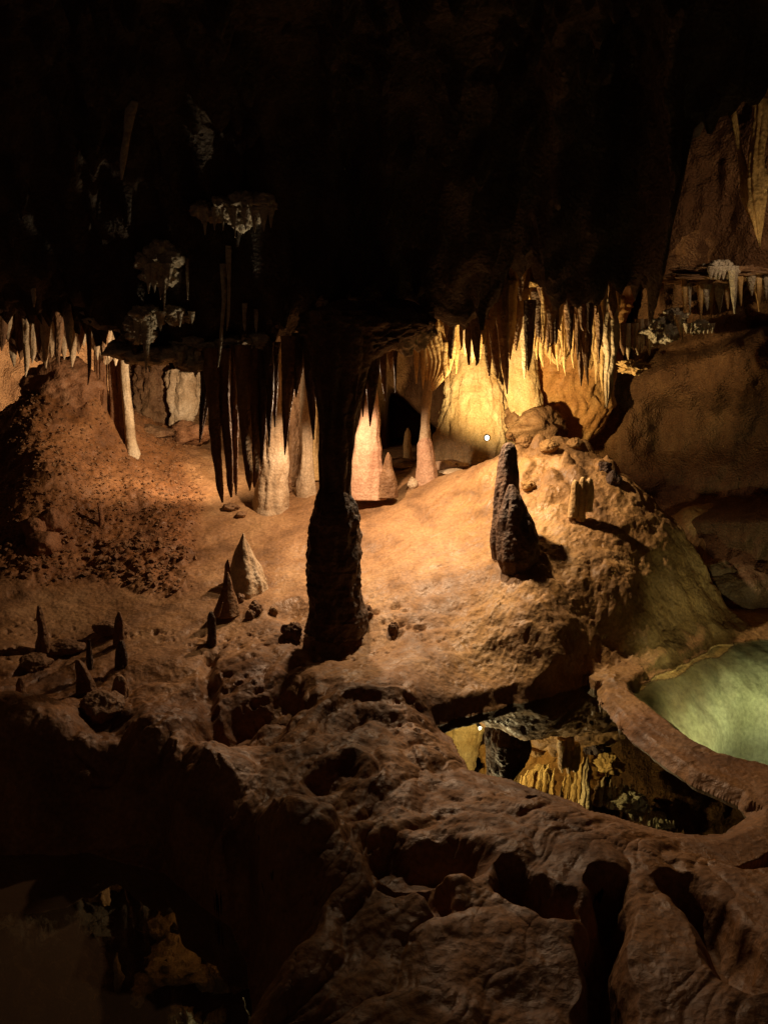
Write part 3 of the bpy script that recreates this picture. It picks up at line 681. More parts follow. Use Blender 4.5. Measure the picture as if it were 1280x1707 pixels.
o = spel('cave_column', [(527, 560, 5), (527, 640, 5), (527, 720, 6), (527, 800, 8)], 7.0, M_AMBER, None, fl=.1, nfl=5, seg=32)
tag(o, 'thin yellow column partly hidden behind the left side of the great pillar', 'column')
o = spel('flowstone_cone', [(617, 590, 5), (618, 640, 9), (616, 690, 16), (613, 740, 23), (611, 780, 28), (610, 812, 32), (610, 830, 36)], 6.3, M_PINK, None, fl=.05, nfl=9, rough=.05, lump=.07, seg=64, ds=.8)
tag(o, 'smooth pinkish flowstone cone just right of the great pillar', 'flowstone cone')
o = spel('stalagmite', [(645, 828, 19), (645, 815, 17), (645, 795, 14), (646, 778, 8), (647, 762, 5), (647, 754, 1)], 6.25, M_BROWN, None, rough=.12, lump=.15)
tag(o, 'small rough stalagmite in front of the pink flowstone cone', 'stalagmite')
o = spel('stalagmite', [(679, 772, 9), (679, 760, 7), (679, 740, 6), (680, 722, 5), (680, 713, 1)], 7.6, M_AMBER, None, rough=.10, lump=.15)
tag(o, 'little yellow stalagmite before the dark recess, beyond the slab rocks', 'stalagmite')
t = thing('cave_column', 'slender lit column that flares at its top into a fluted yellow drapery', 'column', P(711, 806, 6.5))
spel('shaft', [(722, 600, 10), (716, 630, 8), (712, 660, 7), (709, 700, 7.5), (708, 735, 9), (710, 745, 10)], 6.5, M_PALE, t, fl=.06, nfl=6, rough=.06, lump=.12, seg=48)
spel('pedestal', [(709, 728, 8), (708, 740, 13), (710, 770, 16), (711, 800, 19), (711, 820, 21)], 6.5, M_PINK, t, fl=.05, nfl=6, rough=.07, lump=.10, seg=48)
spel('fluted_drapery', [(722, 520, 30), (722, 545, 36), (725, 575, 33), (729, 600, 26), (728, 625, 19), (722, 642, 10), (718, 652, 4)], 6.5, M_AMBER, t, fl=.20, nfl=22, rough=.04, lump=.10, seg=120, ds=.7)
for k, (px, py, w) in enumerate(((694, 640, 3), (705, 648, 3), (741, 636, 3.5), (749, 618, 3))):
    spel('fringe_tooth', [(px, 570, w * 2), (px, (570 + py) / 2, w * 1.4), (px, py, .8)], 6.42, M_AMBER, t, seg=20)

# --- the curtain, the alcove and the fringe over it
o = spel('flowstone_curtain', [(778, 500, 28), (780, 560, 32), (784, 600, 38), (789, 650, 47), (790, 700, 58), (788, 740, 66), (787, 770, 70)], 7.5, M_CREAM, None, fl=.05, nfl=14, rough=.08, lump=.05, wb=0, seg=140, freq=.8, ds=.6)
tag(o, 'wide smooth amber flowstone curtain spreading down behind the floor lamp', 'flowstone curtain')
o = spel('flowstone_bulge', [(938, 480, 110), (936, 560, 98), (938, 610, 90), (946, 650, 78), (958, 690, 56), (964, 720, 34), (966, 740, 12)], 7.6, M_ORANGE, None, fl=.04, nfl=12, rough=.10, lump=.14, seg=140, freq=.6, ds=.6)
tag(o, 'huge rounded orange flowstone bulge hanging behind the mound', 'flowstone bulge')
o = spel('flowstone_curtain', [(866, 500, 30), (866, 600, 30), (872, 650, 30), (880, 690, 26), (884, 720, 20)], 7.35, M_CREAM, None, fl=.06, nfl=8, rough=.07, lump=.12, seg=80, ds=.6)
tag(o, 'narrow yellow flowstone curtain between the amber curtain and the orange bulge', 'flowstone curtain')
for k, (c_, r_, lab) in enumerate((((893, 712, 7.25), (.26, .2, .16), 'brown shaded boulder under the orange flowstone bulge'), ((862, 700, 7.4), (.13, .12, .14), 'small brown rock wedged between curtain foot and boulder'))):
    p_ = P(*c_); tag(blob('boulder', p_, r_, M_BROWN, None, 30 + k, .3, .12), lab, 'boulder')

FR = [ # brown and amber stalactites above the mound, left to right
 ([(760, 540, 8), (760, 590, 5), (760, 623, 1)], 6.6, M_AMBER), ([(773, 540, 7), (774, 570, 6), (775, 590, 1)], 6.7, M_PALE), ([(786, 540, 8), (787, 575, 5), (787, 604, 1)], 6.7, M_PALE),
 ([(799, 530, 8), (800, 560, 6), (800, 598, 1)], 6.5, M_AMBER), ([(812, 500, 11), (813, 560, 8), (814, 600, 5), (815, 628, 1)], 6.2, M_BROWN), ([(823, 490, 12), (825, 560, 9), (827, 600, 6), (829, 632, 1)], 6.1, M_BROWN),
 ([(835, 480, 13), (838, 560, 9), (842, 610, 6), (845, 657, 1)], 6.0, M_BROWN), ([(848, 468, 14), (849, 520, 11), (849, 560, 8), (850, 600, 1)], 6.1, M_AMBER), ([(862, 480, 12), (861, 540, 8), (860, 585, 1)], 6.2, M_BROWN),
 ([(872, 500, 9), (873, 560, 7), (874, 600, 5), (874, 631, 1)], 6.4, M_PALE), ([(882, 500, 9), (882, 560, 8), (881, 590, 5), (880, 618, 1)], 6.0, M_DARK)]
for k, (pts, Y, m) in enumerate(FR):
    o = spel('stalactite', pts, Y, m, None, fl=.12, nfl=5, seg=32)
    tag(o, orderly(k, len(FR), {'amber_calcite': 'amber stalactite', 'pale_calcite': 'bright cream stalactite', 'brown_calcite': 'brown stalactite', 'shade_dark_calcite': 'black stalactite'}[m.name], 'in the row over the amber curtain'), 'stalactite', 'stalactites over the amber curtain')
TOOTH = [(889, 585, 6, 6.5, 0), (894, 600, 5, 6.6, 0), (900, 572, 4, 6.4, 1), (904, 612, 6, 6.6, 0), (911, 590, 5, 6.2, 1), (916, 606, 4, 6.7, 0), (923, 570, 7, 6.3, 1), (929, 618, 5, 6.6, 0), (936, 596, 4, 6.4, 0), (941, 626, 5, 6.6, 0), (949, 588, 8, 6.1, 1), (955, 614, 4, 6.6, 0), (961, 600, 6, 6.0, 1), (967, 644, 7, 6.1, 1), (974, 612, 5, 6.5, 0), (979, 642, 6, 6.0, 1), (986, 590, 7, 6.3, 0), (992, 640, 6, 6.4, 0), (998, 606, 5, 6.2, 1), (1003, 652, 8, 6.5, 0)]
rs = random.Random(5)
for k, (px, tip, w, Y, dk) in enumerate(TOOTH):
    m = M_BROWN if dk else M_AMBER; top = np.interp(px, EDGE[:, 0], EDGE[:, 1]) - 30; b_ = rs.uniform(.25, .6)
    o = spel('stalactite', [(px + rs.uniform(-5, 5), top - 10, w * rs.uniform(1.6, 2.4)), (px + rs.uniform(-2, 2), top * (1 - b_) + tip * b_, w * rs.uniform(.9, 1.5)), (px + rs.uniform(-2, 2), top * .15 + tip * .85, w * rs.uniform(.35, .6)), (px + 1, tip, .7)], Y, m, None, fl=.2, nfl=5, seg=28, lump=.26, rough=.12)
    tag(o, orderly(k, len(TOOTH), ('brown' if dk else 'amber') + ' stalactite', 'in the bright fringe over the orange bulge'), 'stalactite', 'bright fringe over the orange bulge')
MORE = [744, 752, 768, 780, 793, 806, 819, 841, 856, 868, 898, 907, 919, 926, 933, 944, 952, 964, 971, 982, 996, 1020]
for k, px in enumerate(MORE):
    top = float(np.interp(px, EDGE[:, 0], EDGE[:, 1])) - 26; tip = top + rs.uniform(40, 92); w = rs.uniform(2.5, 6); m = (M_BROWN, M_DARK, M_AMBER)[k % 3]
    o = spel('stalactite', [(px + rs.uniform(-4, 4), top - 8, w * 2), (px, top * .5 + tip * .5, w * rs.uniform(.8, 1.3)), (px + rs.uniform(-3, 3), tip - 6, w * .45), (px + rs.uniform(-3, 3), tip, w * rs.choice((.15, .35)))], rs.uniform(5.8, 6.3), m, None, fl=.2, nfl=5, seg=24, lump=.3, rough=.14)
    lab = ('brown', 'black', 'amber')[k % 3] + ' short stalactite'
    tag(o, (f'{ORD[k]} ' if 0 < k < 20 else ('leftmost ' if k == 0 else ('next to last ' if k == 20 else 'rightmost '))) + lab + (' from the left' if 0 < k < 20 else '') + ' in the front row of the golden fringe', 'stalactite', 'short front row of the golden fringe')
for pts, Y, m, lab in (([(923, 470, 44), (923, 530, 40), (927, 565, 30), (930, 590, 17), (931, 604, 4)], 6.75, M_AMBER, 'broad ribbed golden drapery behind the bright fringe over the orange bulge'), ([(852, 440, 26), (853, 490, 24), (850, 530, 19), (846, 565, 11), (845, 590, 2)], 6.2, M_BROWN, 'clump of fused brown drips highest in the black roof over the mound'), ([(984, 470, 22), (985, 540, 19), (984, 585, 12), (982, 615, 3)], 6.5, M_AMBER, 'fused amber drapery near the right end of the bright fringe'), ([(780, 510, 30), (782, 560, 24), (785, 585, 14), (786, 598, 3)], 6.75, M_AMBER, 'short golden drapery joining the top of the amber curtain to the roof'), ([(60, 480, 70), (62, 545, 62), (66, 580, 40), (70, 600, 12)], 6.7, M_BROWN, 'wide brown drapery behind the pale fringe over the rubble hill'), ([(172, 520, 26), (174, 570, 23), (177, 595, 12), (178, 606, 3)], 6.8, M_PALE, 'small pale drapery over the red columns on the rubble hill')):
    o = spel('dripstone_drapery', pts, Y, m, None, fl=.22, nfl=24, seg=140, rough=.10, lump=.14, ds=.4, rag=.25); tag(o, lab, 'drapery')
o = spel('dripstone_drapery', [(1012, 500, 13), (1016, 560, 15), (1017, 590, 9), (1014, 620, 7), (1013, 650, 6), (1010, 678, 1)], 6.3, M_PALE, None, fl=.25, nfl=7, seg=60, rough=.14, rag=.3)
tag(o, 'ragged pale drapery closing the right end of the bright fringe', 'drapery')
for k, (px, top, tip, w, lab) in enumerate(((1006, 465, 540, 5, 'thin orange-lit stalactite rising highest above the bright fringe'), (1031, 470, 520, 3.5, 'hair-thin stalactite right of the highest orange-lit one'), (874, 440, 468, 4, 'small pale stalactite alone in the black roof over the mound'), (905, 470, 495, 2.5, 'tiny faint stalactite in the black roof over the bright fringe'))):
    o = spel('stalactite', [(px, top - 14, w * 1.6), (px, (top + tip) / 2, w), (px, tip, .7)], 5.5, M_AMBER, None, seg=24); tag(o, lab, 'stalactite')
for k, (px, py, w, h, Y) in enumerate(((1050, 577, 12, 30, 6.6), (1072, 570, 9, 30, 6.6))):
    t = thing('dripstone_cluster', ('leaf-shaped dripstone cluster left of the pale ledge at the right wall', 'narrow dripstone cluster joined to the pale ledge at the right wall')[k], 'dripstone cluster', P(px, py - h, Y))
    for j in range(4):
        x = px - w + j * w * .66; tp = py + h * (.5 + .5 * math.sin(j * 2.1 + k) * .6)
        spel('stalactite_tip', [(x, py - h - 8, 5), (x, py, 5), (x + 1, tp, .8)], Y, M_PALE if j % 2 else M_BROWN, t, seg=24)
for k, (px, py, rx, rz, Y, lab) in enumerate(((1055, 612, .115, .055, 6.7, 'knobbly yellowish ledge over the black recess right of the mound'), (1098, 552, .13, .10, 6.6, 'rough pale ledge jutting from the right wall'), (1122, 530, .10, .07, 6.6, 'small pale ledge knob above the thin stalactite at the right wall'))):
    tag(blob('rock_ledge', P(px, py, Y), (rx, .14, rz), M_GREY if k else M_AMBER, None, 40 + k, .4, .22, 64, 40, 1.4), lab, 'rock ledge')

# --- dark things on the mound
y0 = on_ground(850, 915)[1] + .02; y1 = on_ground(866, 938)[1] + .02
t = thing('stalagmite', 'dark brown stalagmite with a flat top and a boss at its foot, on the mound', 'stalagmite', P(858, 925, y0))
spel('spire', [(842, 935, 26), (841, 905, 25), (842, 870, 24), (843, 840, 22), (845, 800, 18), (847, 770, 16), (849, 750, 14), (849, 741, 10), (849, 738, 4)], tuple(y0 + d for d in (0, .0, .04, .08, .1, .12, .13, .13, .13)), M_UMBER, t, fl=.16, nfl=5, rough=.075, lump=.10, seg=64)
spel('boss', [(862, 955, 24), (863, 930, 33), (863, 905, 34), (860, 875, 30), (857, 850, 22), (854, 825, 13), (852, 808, 4)], tuple(y1 + d for d in (0, .0, .04, .08, .1, .12, .14)), M_UMBER, t, fl=.12, nfl=5, rough=.075, lump=.12, seg=64)
tag(blob('calcite_nodule', P(874, 738, 6.05), (.068, .06, .062), M_KNOB, None, 51, .15, .1), 'rounded ochre knob just right of the dark stalagmite top', 'nodule', 'knobs on the mound crest')
KN = [(915, 745, .07, .055, 6.0, 'flattish ochre knob on the mound crest, right of the rounded one'), (888, 782, .085, .085, 5.75, 'large ochre knob against the right flank of the dark stalagmite'), (850, 727, .03, .03, 6.14, 'small yellow knob behind the dark stalagmite top, near the floor lamp'),
      (905, 765, .06, .05, 5.85, 'lumpy knob between the crest knobs and the large one'), (938, 752, .05, .04, 5.95, 'low ochre knob on the middle of the mound crest'), (958, 742, .06, .05, 6.05, 'broad ochre knob topping the mound crest'), (862, 732, .035, .035, 6.2, 'little ochre knob peeping left of the rounded one'), (880, 810, .05, .045, 5.6, 'low knob below the large ochre knob')]
for k, (px, py, rx, rz, Y, lab) in enumerate(KN):
    if Y < 6.1: Y = on_ground(px, py)[1] - rx * .25
    tag(blob('calcite_nodule', P(px, py, Y), (rx, rx, rz), M_KNOB, None, 52 + k, .2, .12), lab, 'nodule', 'knobs on the mound crest')
t = thing('stump_cluster', 'cluster of stubby dripstone fingers', 'stump cluster', P(968, 862, 5.3))
t['label'] = 'cluster of three stubby dripstone fingers high on the face of the mound'
for px, top, bot, w in ((957, 800, 862, 8), (969, 795, 868, 7), (980, 797, 852, 8)):
    spel('finger', [(px - 3, bot, w * 1.2), (px, (top + bot) / 2, w), (px + 2, top + 4, w * .7), (px + 2, top, 2)], 5.26, M_AMBER, t, rough=.12)
for k, (px, py, r, lab) in enumerate(((1008, 780, .05, 'dark pitted rock highest on the right shoulder of the mound'), (1022, 800, .06, 'dark rock on the right shoulder of the mound, below the pitted one'), (1010, 818, .045, 'small dark rock left of the shoulder rocks on the mound'))):
    tag(blob('rock', P(px, py, on_ground(px, py)[1] - r * .2), (r, r * .8, r), M_DARK, None, 65 + k, .4, .2, 40, 26, 1, .6), lab, 'rock')

# --- slabs and stones near the floor lamp
SL = [((740, 768, 6.9), (.11, .06, .05), M_PINK, 'pinkish block behind the foot of the fluted column'), ((752, 790, 6.6), (.13, .08, .028), M_PALE, 'flat slab lying right of the fluted column foot'), ((775, 780, 6.7), (.10, .07, .03), M_PALE, 'tilted slab nearest the floor lamp'), ((769, 772, 7.0), (.08, .06, .03), M_PINK, 'small slab behind the tilted one near the floor lamp'),
      ((689, 800, 6.45), (.045, .04, .055), M_PALE, 'small white-edged stone left of the fluted column foot'), ((667, 773, 7.2), (.11, .07, .025), M_BROWN, 'flat brown slab before the little yellow stalagmite'), ((672, 767, 7.5), (.10, .07, .025), M_BROWN, 'dark slab lying under the little yellow stalagmite'),
      ((489, 805, 6.9), (.07, .06, .05), M_BROWN, 'brown stone between the lit columns left of the pillar'), ((499, 797, 7.0), (.05, .05, .05), M_BROWN, 'smaller brown stone against the slender cream column'), ((480, 812, 6.7), (.04, .04, .03), M_BROWN, 'little stone at the right foot of the broad lit column'),
      ((385, 845, 6.2), (.07, .06, .035), M_BROWN, 'dark stone under the tips of the long black stalactites'), ((402, 850, 6.1), (.05, .05, .03), M_BROWN, 'small dark stone left of the broad lit column foot')]
for k, (pc_, r_, m, lab) in enumerate(SL):
    p_ = P(*pc_); z_ = hz(p_[0], p_[1]); p_[2] = z_ + r_[2] * .6
    o = blob('slab' if r_[2] < .04 else 'rock', p_, r_, m, None, 80 + k, .25, .10, 44, 28, 1, .8); tag(o, lab, 'slab' if r_[2] < .04 else 'rock')

# --- stalagmites in front and at the left
o = spel('stalagmite', [(413, 990, 37), (413, 975, 33), (412, 955, 27), (410, 935, 20), (408, 915, 12), (406, 900, 5), (406, 889, 1)], 5.15, M_PALE, None, fl=.10, nfl=7, rough=.11, lump=.17, seg=80)
tag(o, 'pointed white cone stalagmite lit on its right side, left of the great pillar', 'stalagmite')
o = spel('stalagmite', [(378, 1025, 22), (379, 1000, 15), (380, 980, 9), (380, 965, 6), (380, 954, 1)], 4.8, M_BROWN, None, rough=.12); tag(o, 'dark pointed stalagmite in front of the white cone at its left', 'stalagmite')
o = spel('stalagmite', [(379, 975, 7), (379, 955, 5), (379, 942, 4), (380, 933, 1)], 5.1, M_BROWN, None); tag(o, 'tiny stalagmite touching the left edge of the white cone', 'stalagmite')
o = spel('stalagmite', [(353, 1080, 10), (353, 1050, 8), (352, 1028, 7), (352, 1020, 3)], 4.5, M_DARK, None, rough=.1); tag(o, 'black blunt post stalagmite lower left of the white cone', 'stalagmite')
o = spel('stalagmite', [(362, 1028, 4), (368, 1012, 3), (372, 1004, 1)], 4.6, M_BROWN, None, seg=20); tag(o, 'thin leaning stub between the black post and the dark pointed stalagmite', 'stalagmite')
NB = [((426, 1008), .045, 'dark knob of rock below the foot of the white cone'), ((400, 993), .03, 'small dark knob between white cone and dark pointed stalagmite'), ((458, 1015), .028, 'tiny black nub alone between white cone and pillar'), ((486, 1050), .06, 'black lump left of the pillar foot'), ((609, 1018), .05, 'dark lump against the right foot of the pillar'), ((655, 1043), .035, 'small dark nub in the pitted floor right of the pillar'), ((420, 1022), .03, 'lower dark knob under the white cone')]
for k, ((px, py), r, lab) in enumerate(NB):
    v = on_ground(px, py + r * 200); tag(blob('calcite_nodule', (v[0], v[1], v[2] + r * .5), (r, r, r * 1.1), M_BROWN, None, 100 + k, .3, .15), lab, 'nodule')
LS = [ # left shelf, in near darkness
 ([(74, 1085, 13), (72, 1055, 10), (68, 1025, 7), (66, 1010, 3)], 4.45, M_BROWN, 'tall blunt dark stalagmite at the far left of the low shelf'),
 ([(201, 1075, 10), (200, 1050, 8), (199, 1030, 6), (199, 1020, 1)], 4.5, M_BROWN, 'dark stalagmite at the right end of the shelf, furthest back of three'),
 ([(205, 1120, 11), (204, 1095, 10), (203, 1075, 8), (203, 1068, 3)], 4.25, M_DARK, 'dark stalagmite at the right end of the shelf, middle one of three'),
 ([(203, 1178, 14), (203, 1150, 13), (201, 1133, 10), (200, 1126, 4)], 3.95, M_BROWN, 'squat dark stalagmite at the right end of the shelf, nearest of three'),
 ([(150, 1115, 6), (150, 1090, 5), (149, 1070, 3), (149, 1066, 1)], 4.2, M_DARK, 'thin dark stalagmite in the middle of the shelf'),
 ([(147, 1160, 17), (141, 1130, 12), (134, 1110, 8), (130, 1100, 3)], 4.0, M_BROWN, 'leaning brown stump with a lit edge in the middle of the shelf'),
 ([(38, 1190, 13), (36, 1160, 9), (34, 1140, 6), (34, 1130, 2)], 3.85, M_BROWN, 'faint dark stalagmite at the front left of the shelf'),
 ([(172, 905, 9), (170, 880, 6), (168, 855, 3.5), (166, 838, 1)], 5.75, M_RED, 'small red-brown spike stalagmite on the rubble slope'),
 ([(96, 838, 12), (95, 820, 8), (94, 806, 3)], 5.9, M_RED, 'pale pointed lump on the rubble slope near the black hollow')]
for pts, Y, m, lab in LS:
    pts = [(a, b, max(r_, 2.6)) for a, b, r_ in pts]; o = spel('stalagmite', pts, Y, m, None, rough=.16, lump=.26, seg=44, fl=.08, nfl=5); tag(o, lab, 'stalagmite')
BL = [((172, 1178), (.10, .11, .08), M_BROWN, 'rounded brown knob with a lit crown over the black gap at the shelf front'), ((185, 1042), (.11, .08, .05), M_BROWN, 'flat dark boulder left of the backmost shelf stalagmite'), ((60, 1100), (.09, .08, .05), M_BROWN, 'low boulder at the foot of the tall far-left stalagmite'), ((110, 1075), (.12, .09, .05), M_BROWN, 'long low boulder behind the leaning brown stump'), ((78, 905), (.12, .12, .10), M_RED, 'angular red-brown boulder beside the black hollow, lower one'), ((92, 868), (.10, .10, .10), M_RED, 'angular red-brown boulder beside the black hollow, upper one'), ((60, 880), (.09, .09, .10), M_RED, 'dark boulder half inside the black hollow'),
      ((1232, 985), (.30, .28, .26), M_BROWN, 'big smooth brown boulder on the far shore right of the mound'), ((1270, 940), (.26, .22, .14), M_BROWN, 'low brown boulder behind the big smooth one on the far shore'), ((1195, 945), (.12, .12, .08), M_BROWN, 'small brown boulder between mound and big smooth boulder')]
for k, ((px, py), r_, m, lab) in enumerate(BL):
    if px > 1100: c_ = P(px, py + 5, 5.9 + .3 * (k == 8))
    else:
        v = on_ground(px, py + 8); c_ = (v[0], v[1], v[2] + r_[2] * .4)
    tag(blob('boulder', c_, r_, m, None, 120 + k, .22, .08, 64, 40, 1, .6 if m is M_RED else .0), lab, 'boulder')

# --- left: pale lit wall, columns and the fringe above the rubble hill
o = spel('cave_column', [(205, 560, 9), (207, 600, 6.5), (211, 650, 7.5), (215, 700, 8), (219, 735, 9), (225, 765, 12), (231, 785, 16)], 6.85, M_PALE, None, fl=.08, nfl=5, rough=.07, lump=.12, seg=48)
tag(o, 'tall cream column lit on its right side, standing on the rubble hill', 'column')
RC = [([(164, 570, 6), (164, 640, 6), (165, 690, 8)], 'shortest red column at the left of the tall cream column'), ([(173, 570, 7), (173, 640, 6), (174, 700, 8)], 'middle red column left of the tall cream column'), ([(188, 570, 9), (190, 640, 7), (194, 700, 8), (201, 750, 12)], 'red-brown column touching the tall cream column'), ([(199, 575, 6), (201, 640, 5), (205, 720, 6), (209, 770, 8)], 'thin brown column squeezed against the tall cream column')]
for k, (pts, lab) in enumerate(RC):
    o = spel('cave_column', pts, 6.95, M_RED, None, fl=.12, nfl=4, rough=.09, seg=36); tag(o, lab, 'column', 'red columns on the rubble hill')
LF = [(4, 585), (14, 570), (24, 612), (36, 600), (44, 628), (55, 606), (66, 590), (76, 614), (86, 596), (98, 610), (107, 600), (122, 612), (133, 590), (140, 578), (163, 600), (172, 606), (181, 600), (192, 610)]
for k, (px, tip) in enumerate(LF):
    w = 5 + 3 * rs.random()
    o = spel('stalactite', [(px, 505, w * 1.9), (px, 545, w * 1.4), (px + rs.uniform(-2, 2), tip - 18, w * .8), (px + rs.uniform(-2, 2), tip, .8)], 6.5 + rs.uniform(-.3, .3), M_PALE if k % 3 else M_BROWN, None, fl=.14, nfl=5, seg=28)
    tag(o, orderly(k, len(LF), 'pale' * (k % 3 > 0) + 'brown' * (k % 3 == 0) + ' stalactite', 'in the fringe over the rubble hill'), 'stalactite', 'pale fringe over the rubble hill')
o = spel('stalactite', [(148, 500, 7), (148, 560, 4), (150, 610, 3), (147, 642, .8)], 5.6, M_DARK, None, seg=24); tag(o, 'long thin dark stalactite hanging before the rubble hill top', 'stalactite')
tag(blob('hill_boulder', P(105, 640, 6.9), (.32, .25, .22), M_RED, None, 141, .25, .10, 72, 48), 'red-brown rounded block topping the rubble hill', 'boulder')
t = thing('rock_mass', 'broad pale rock mass between the tall cream column and the long black stalactites', 'rock mass', P(255, 705, 7.7))
spel('wall_block', [(252, 580, 44), (252, 640, 42), (252, 690, 38), (254, 715, 30)], 7.8, M_BROWN, t, fl=.10, nfl=8, rough=.22, lump=.30, seg=100, ds=.6, rag=.2)
spel('bright_block', [(306, 620, 24), (307, 660, 22), (304, 700, 17), (300, 725, 14)], 7.6, M_PALE, t, fl=.2, nfl=7, rough=.22, lump=.34, seg=90, ds=.7, rag=.4)
tag(blob('boulder', P(318, 722, 7.4), (.17, .14, .10), M_RED, None, 151, .3, .12), 'dark red boulder at the foot of the pale rock mass', 'boulder')
tag(blob('boulder', P(245, 722, 7.3), (.24, .14, .07), M_BROWN, None, 152, .3, .12), 'low brown boulder behind the tall cream column', 'boulder')

# --- things catching a little light in the black roof
LEDGES = []
def ledge(px, py, rx, rz, Y, mat, lab, teeth, seed):
    if mat is M_GREY and px < 600: Y = roof_at(px, py - rz * .5) - .06
    t = thing('roof_ledge', lab, 'roof ledge', P(px, py - rz, Y)); k = Y / F
    LEDGES.append(P(px, py, Y)); rl = random.Random(seed)
    for q in range(int(max(5, min(26, rx * rz / 42)))):
        a, e = rl.uniform(0, 6.283), math.sqrt(rl.random()); x_, z_ = px + rx * e * math.cos(a), py + rz * e * math.sin(a) + .10 * (px - 398) * 0
        y_ = (roof_at(x_, z_ - 4) - .03) if (mat is M_GREY and px < 600) else Y; w_ = rl.uniform(.35, .8) * min(rz, 15) + 3
        if abs(y_ - Y) > .25: y_ = Y
        blob('crust_lump', P(x_, z_, y_), (w_ * 1.3 * k, .07, w_ * k), mat, t, seed + q * 3, .35, .16, 30, 20, 1.5)
        if rl.random() < .6: spel('drip', [(x_, z_, w_ * .6), (x_, z_ + w_ * .9, w_ * .3), (x_ + 1, z_ + w_ * rl.uniform(1.3, 2.0), .5)], y_ - .04, mat, t, seg=14, seed=seed + q)
    for x, tp, w in teeth: spel('drip_tooth', [(x, py - 6, w * 2), (x, (py + tp) / 2, w), (x, tp, .6)], Y - .06, mat, t, seg=20, seed=seed + x)
ledge(398, 352, 62, 22, 3.9, M_GREY, 'knobbly yellow-white ledge alone in the black roof', [(342, 392, 3), (358, 384, 3), (372, 384, 2), (392, 396, 2), (410, 384, 4), (425, 388, 4), (440, 386, 4), (452, 380, 3)], 171)
ledge(268, 445, 22, 38, 4.2, M_GREY, 'knot of pale drips in the black roof, lower left of the yellow-white ledge', [(248, 490, 4), (258, 488, 5), (268, 500, 4), (274, 520, 3), (282, 470, 4)], 172)
ledge(240, 540, 22, 24, 4.6, M_GREY, 'pale funnel-shaped roof ledge with one long drip', [(230, 572, 4), (244, 622, 5), (252, 562, 3)], 173)
ledge(288, 525, 48, 10, 4.5, M_GREY, 'thin pale shelf running right from the funnel-shaped ledge', [(268, 552, 4), (300, 545, 3), (320, 540, 3)], 174)
ledge(318, 592, 24, 16, 4.6, M_GREY, 'small white corner ledge over the long black stalactites', [(300, 612, 4), (330, 608, 3)], 175)
ledge(390, 580, 34, 6, 4.6, M_GREY, 'narrow white shelf over the long black stalactites', [(370, 600, 3), (404, 592, 3)], 176)
ledge(428, 570, 12, 14, 4.6, M_GREY, 'little white knot right of the narrow white shelf', [(424, 594, 3), (434, 600, 3)], 177)
for k, (pts, Y, lab) in enumerate((
 ([(381, 410, 5), (382, 470, 3), (381, 530, 2), (378, 552, .8)], 4.3, 'long pale hairline stalactite below the yellow-white roof ledge'), ([(372, 440, 5), (374, 500, 3), (369, 560, 3), (364, 612, .8)], 4.4, 'crooked pale stalactite left of the long hairline one'),
 ([(312, 430, 3), (313, 470, 2), (313, 500, .8)], 4.2, 'faint short stalactite right of the bundle of drips'), ([(408, 505, 4), (408, 540, 2.5), (408, 552, .8)], 4.5, 'short pale stalactite over the narrow white shelf'), ([(427, 515, 4), (427, 545, 2.5), (427, 556, .8)], 4.5, 'short pale stalactite over the little white knot'),
 ([(113, 505, 7), (115, 540, 7), (118, 575, 4), (118, 590, 1)], 5.6, 'stout greyish stalactite hanging alone before the pale fringe'), ([(220, 170, 9), (214, 220, 6), (206, 265, 5), (203, 300, 1)], 3.7, 'faint grey curved stalactite high in the black roof at the left'),
 ([(522, 520, 5), (521, 600, 3.5), (514, 650, 1)], 4.6, 'thin wavy stalactite edging the left side of the pillar top'), ([(545, 500, 4), (542, 530, 2), (541, 545, .8)], 4.4, 'tiny pale stalactite over the left shoulder of the pillar top'),
 ([(56, 480, 4), (57, 500, 3), (57, 512, .8)], 4.7, 'tiny pale drip alone in the black roof at far left'))):
    Y = roof_at(pts[0][0], pts[0][1] + 4) - .01
    o = spel('stalactite', pts, Y, M_GREY, None, fl=.1, nfl=4, seg=24, lump=.2); tag(o, lab, 'stalactite')
t = thing('roof_crust', 'pale dripping crust under the low roof, mirrored in the dark pool', 'roof crust', (-1.4, 5.3, 2.0))
for k in range(30):
    x_, y_ = -1.75 + .14 * (k % 6) + .03 * math.sin(k * 3), 5.0 + .13 * (k // 6) + .03 * math.cos(k * 5)
    h = ROOF.ray_cast(Vector((x_, y_, 1.2)), Vector((0, 0, 1))); zc_ = h[0].z if h[0] is not None else 2.1
    blob('crust', (x_, y_, zc_ + .02), (.15, .15, .06), M_GREY, t, 301 + k, .3, .14, 28, 18, 1.4)
    px_, py_ = proj(x_, y_, zc_); spel('drip_tooth', [(px_, py_ - 8, 7), (px_, py_ + 8, 4), (px_ + 1, py_ + 16 + 6 * math.sin(k), .8)], y_, M_GREY, t, seg=14)
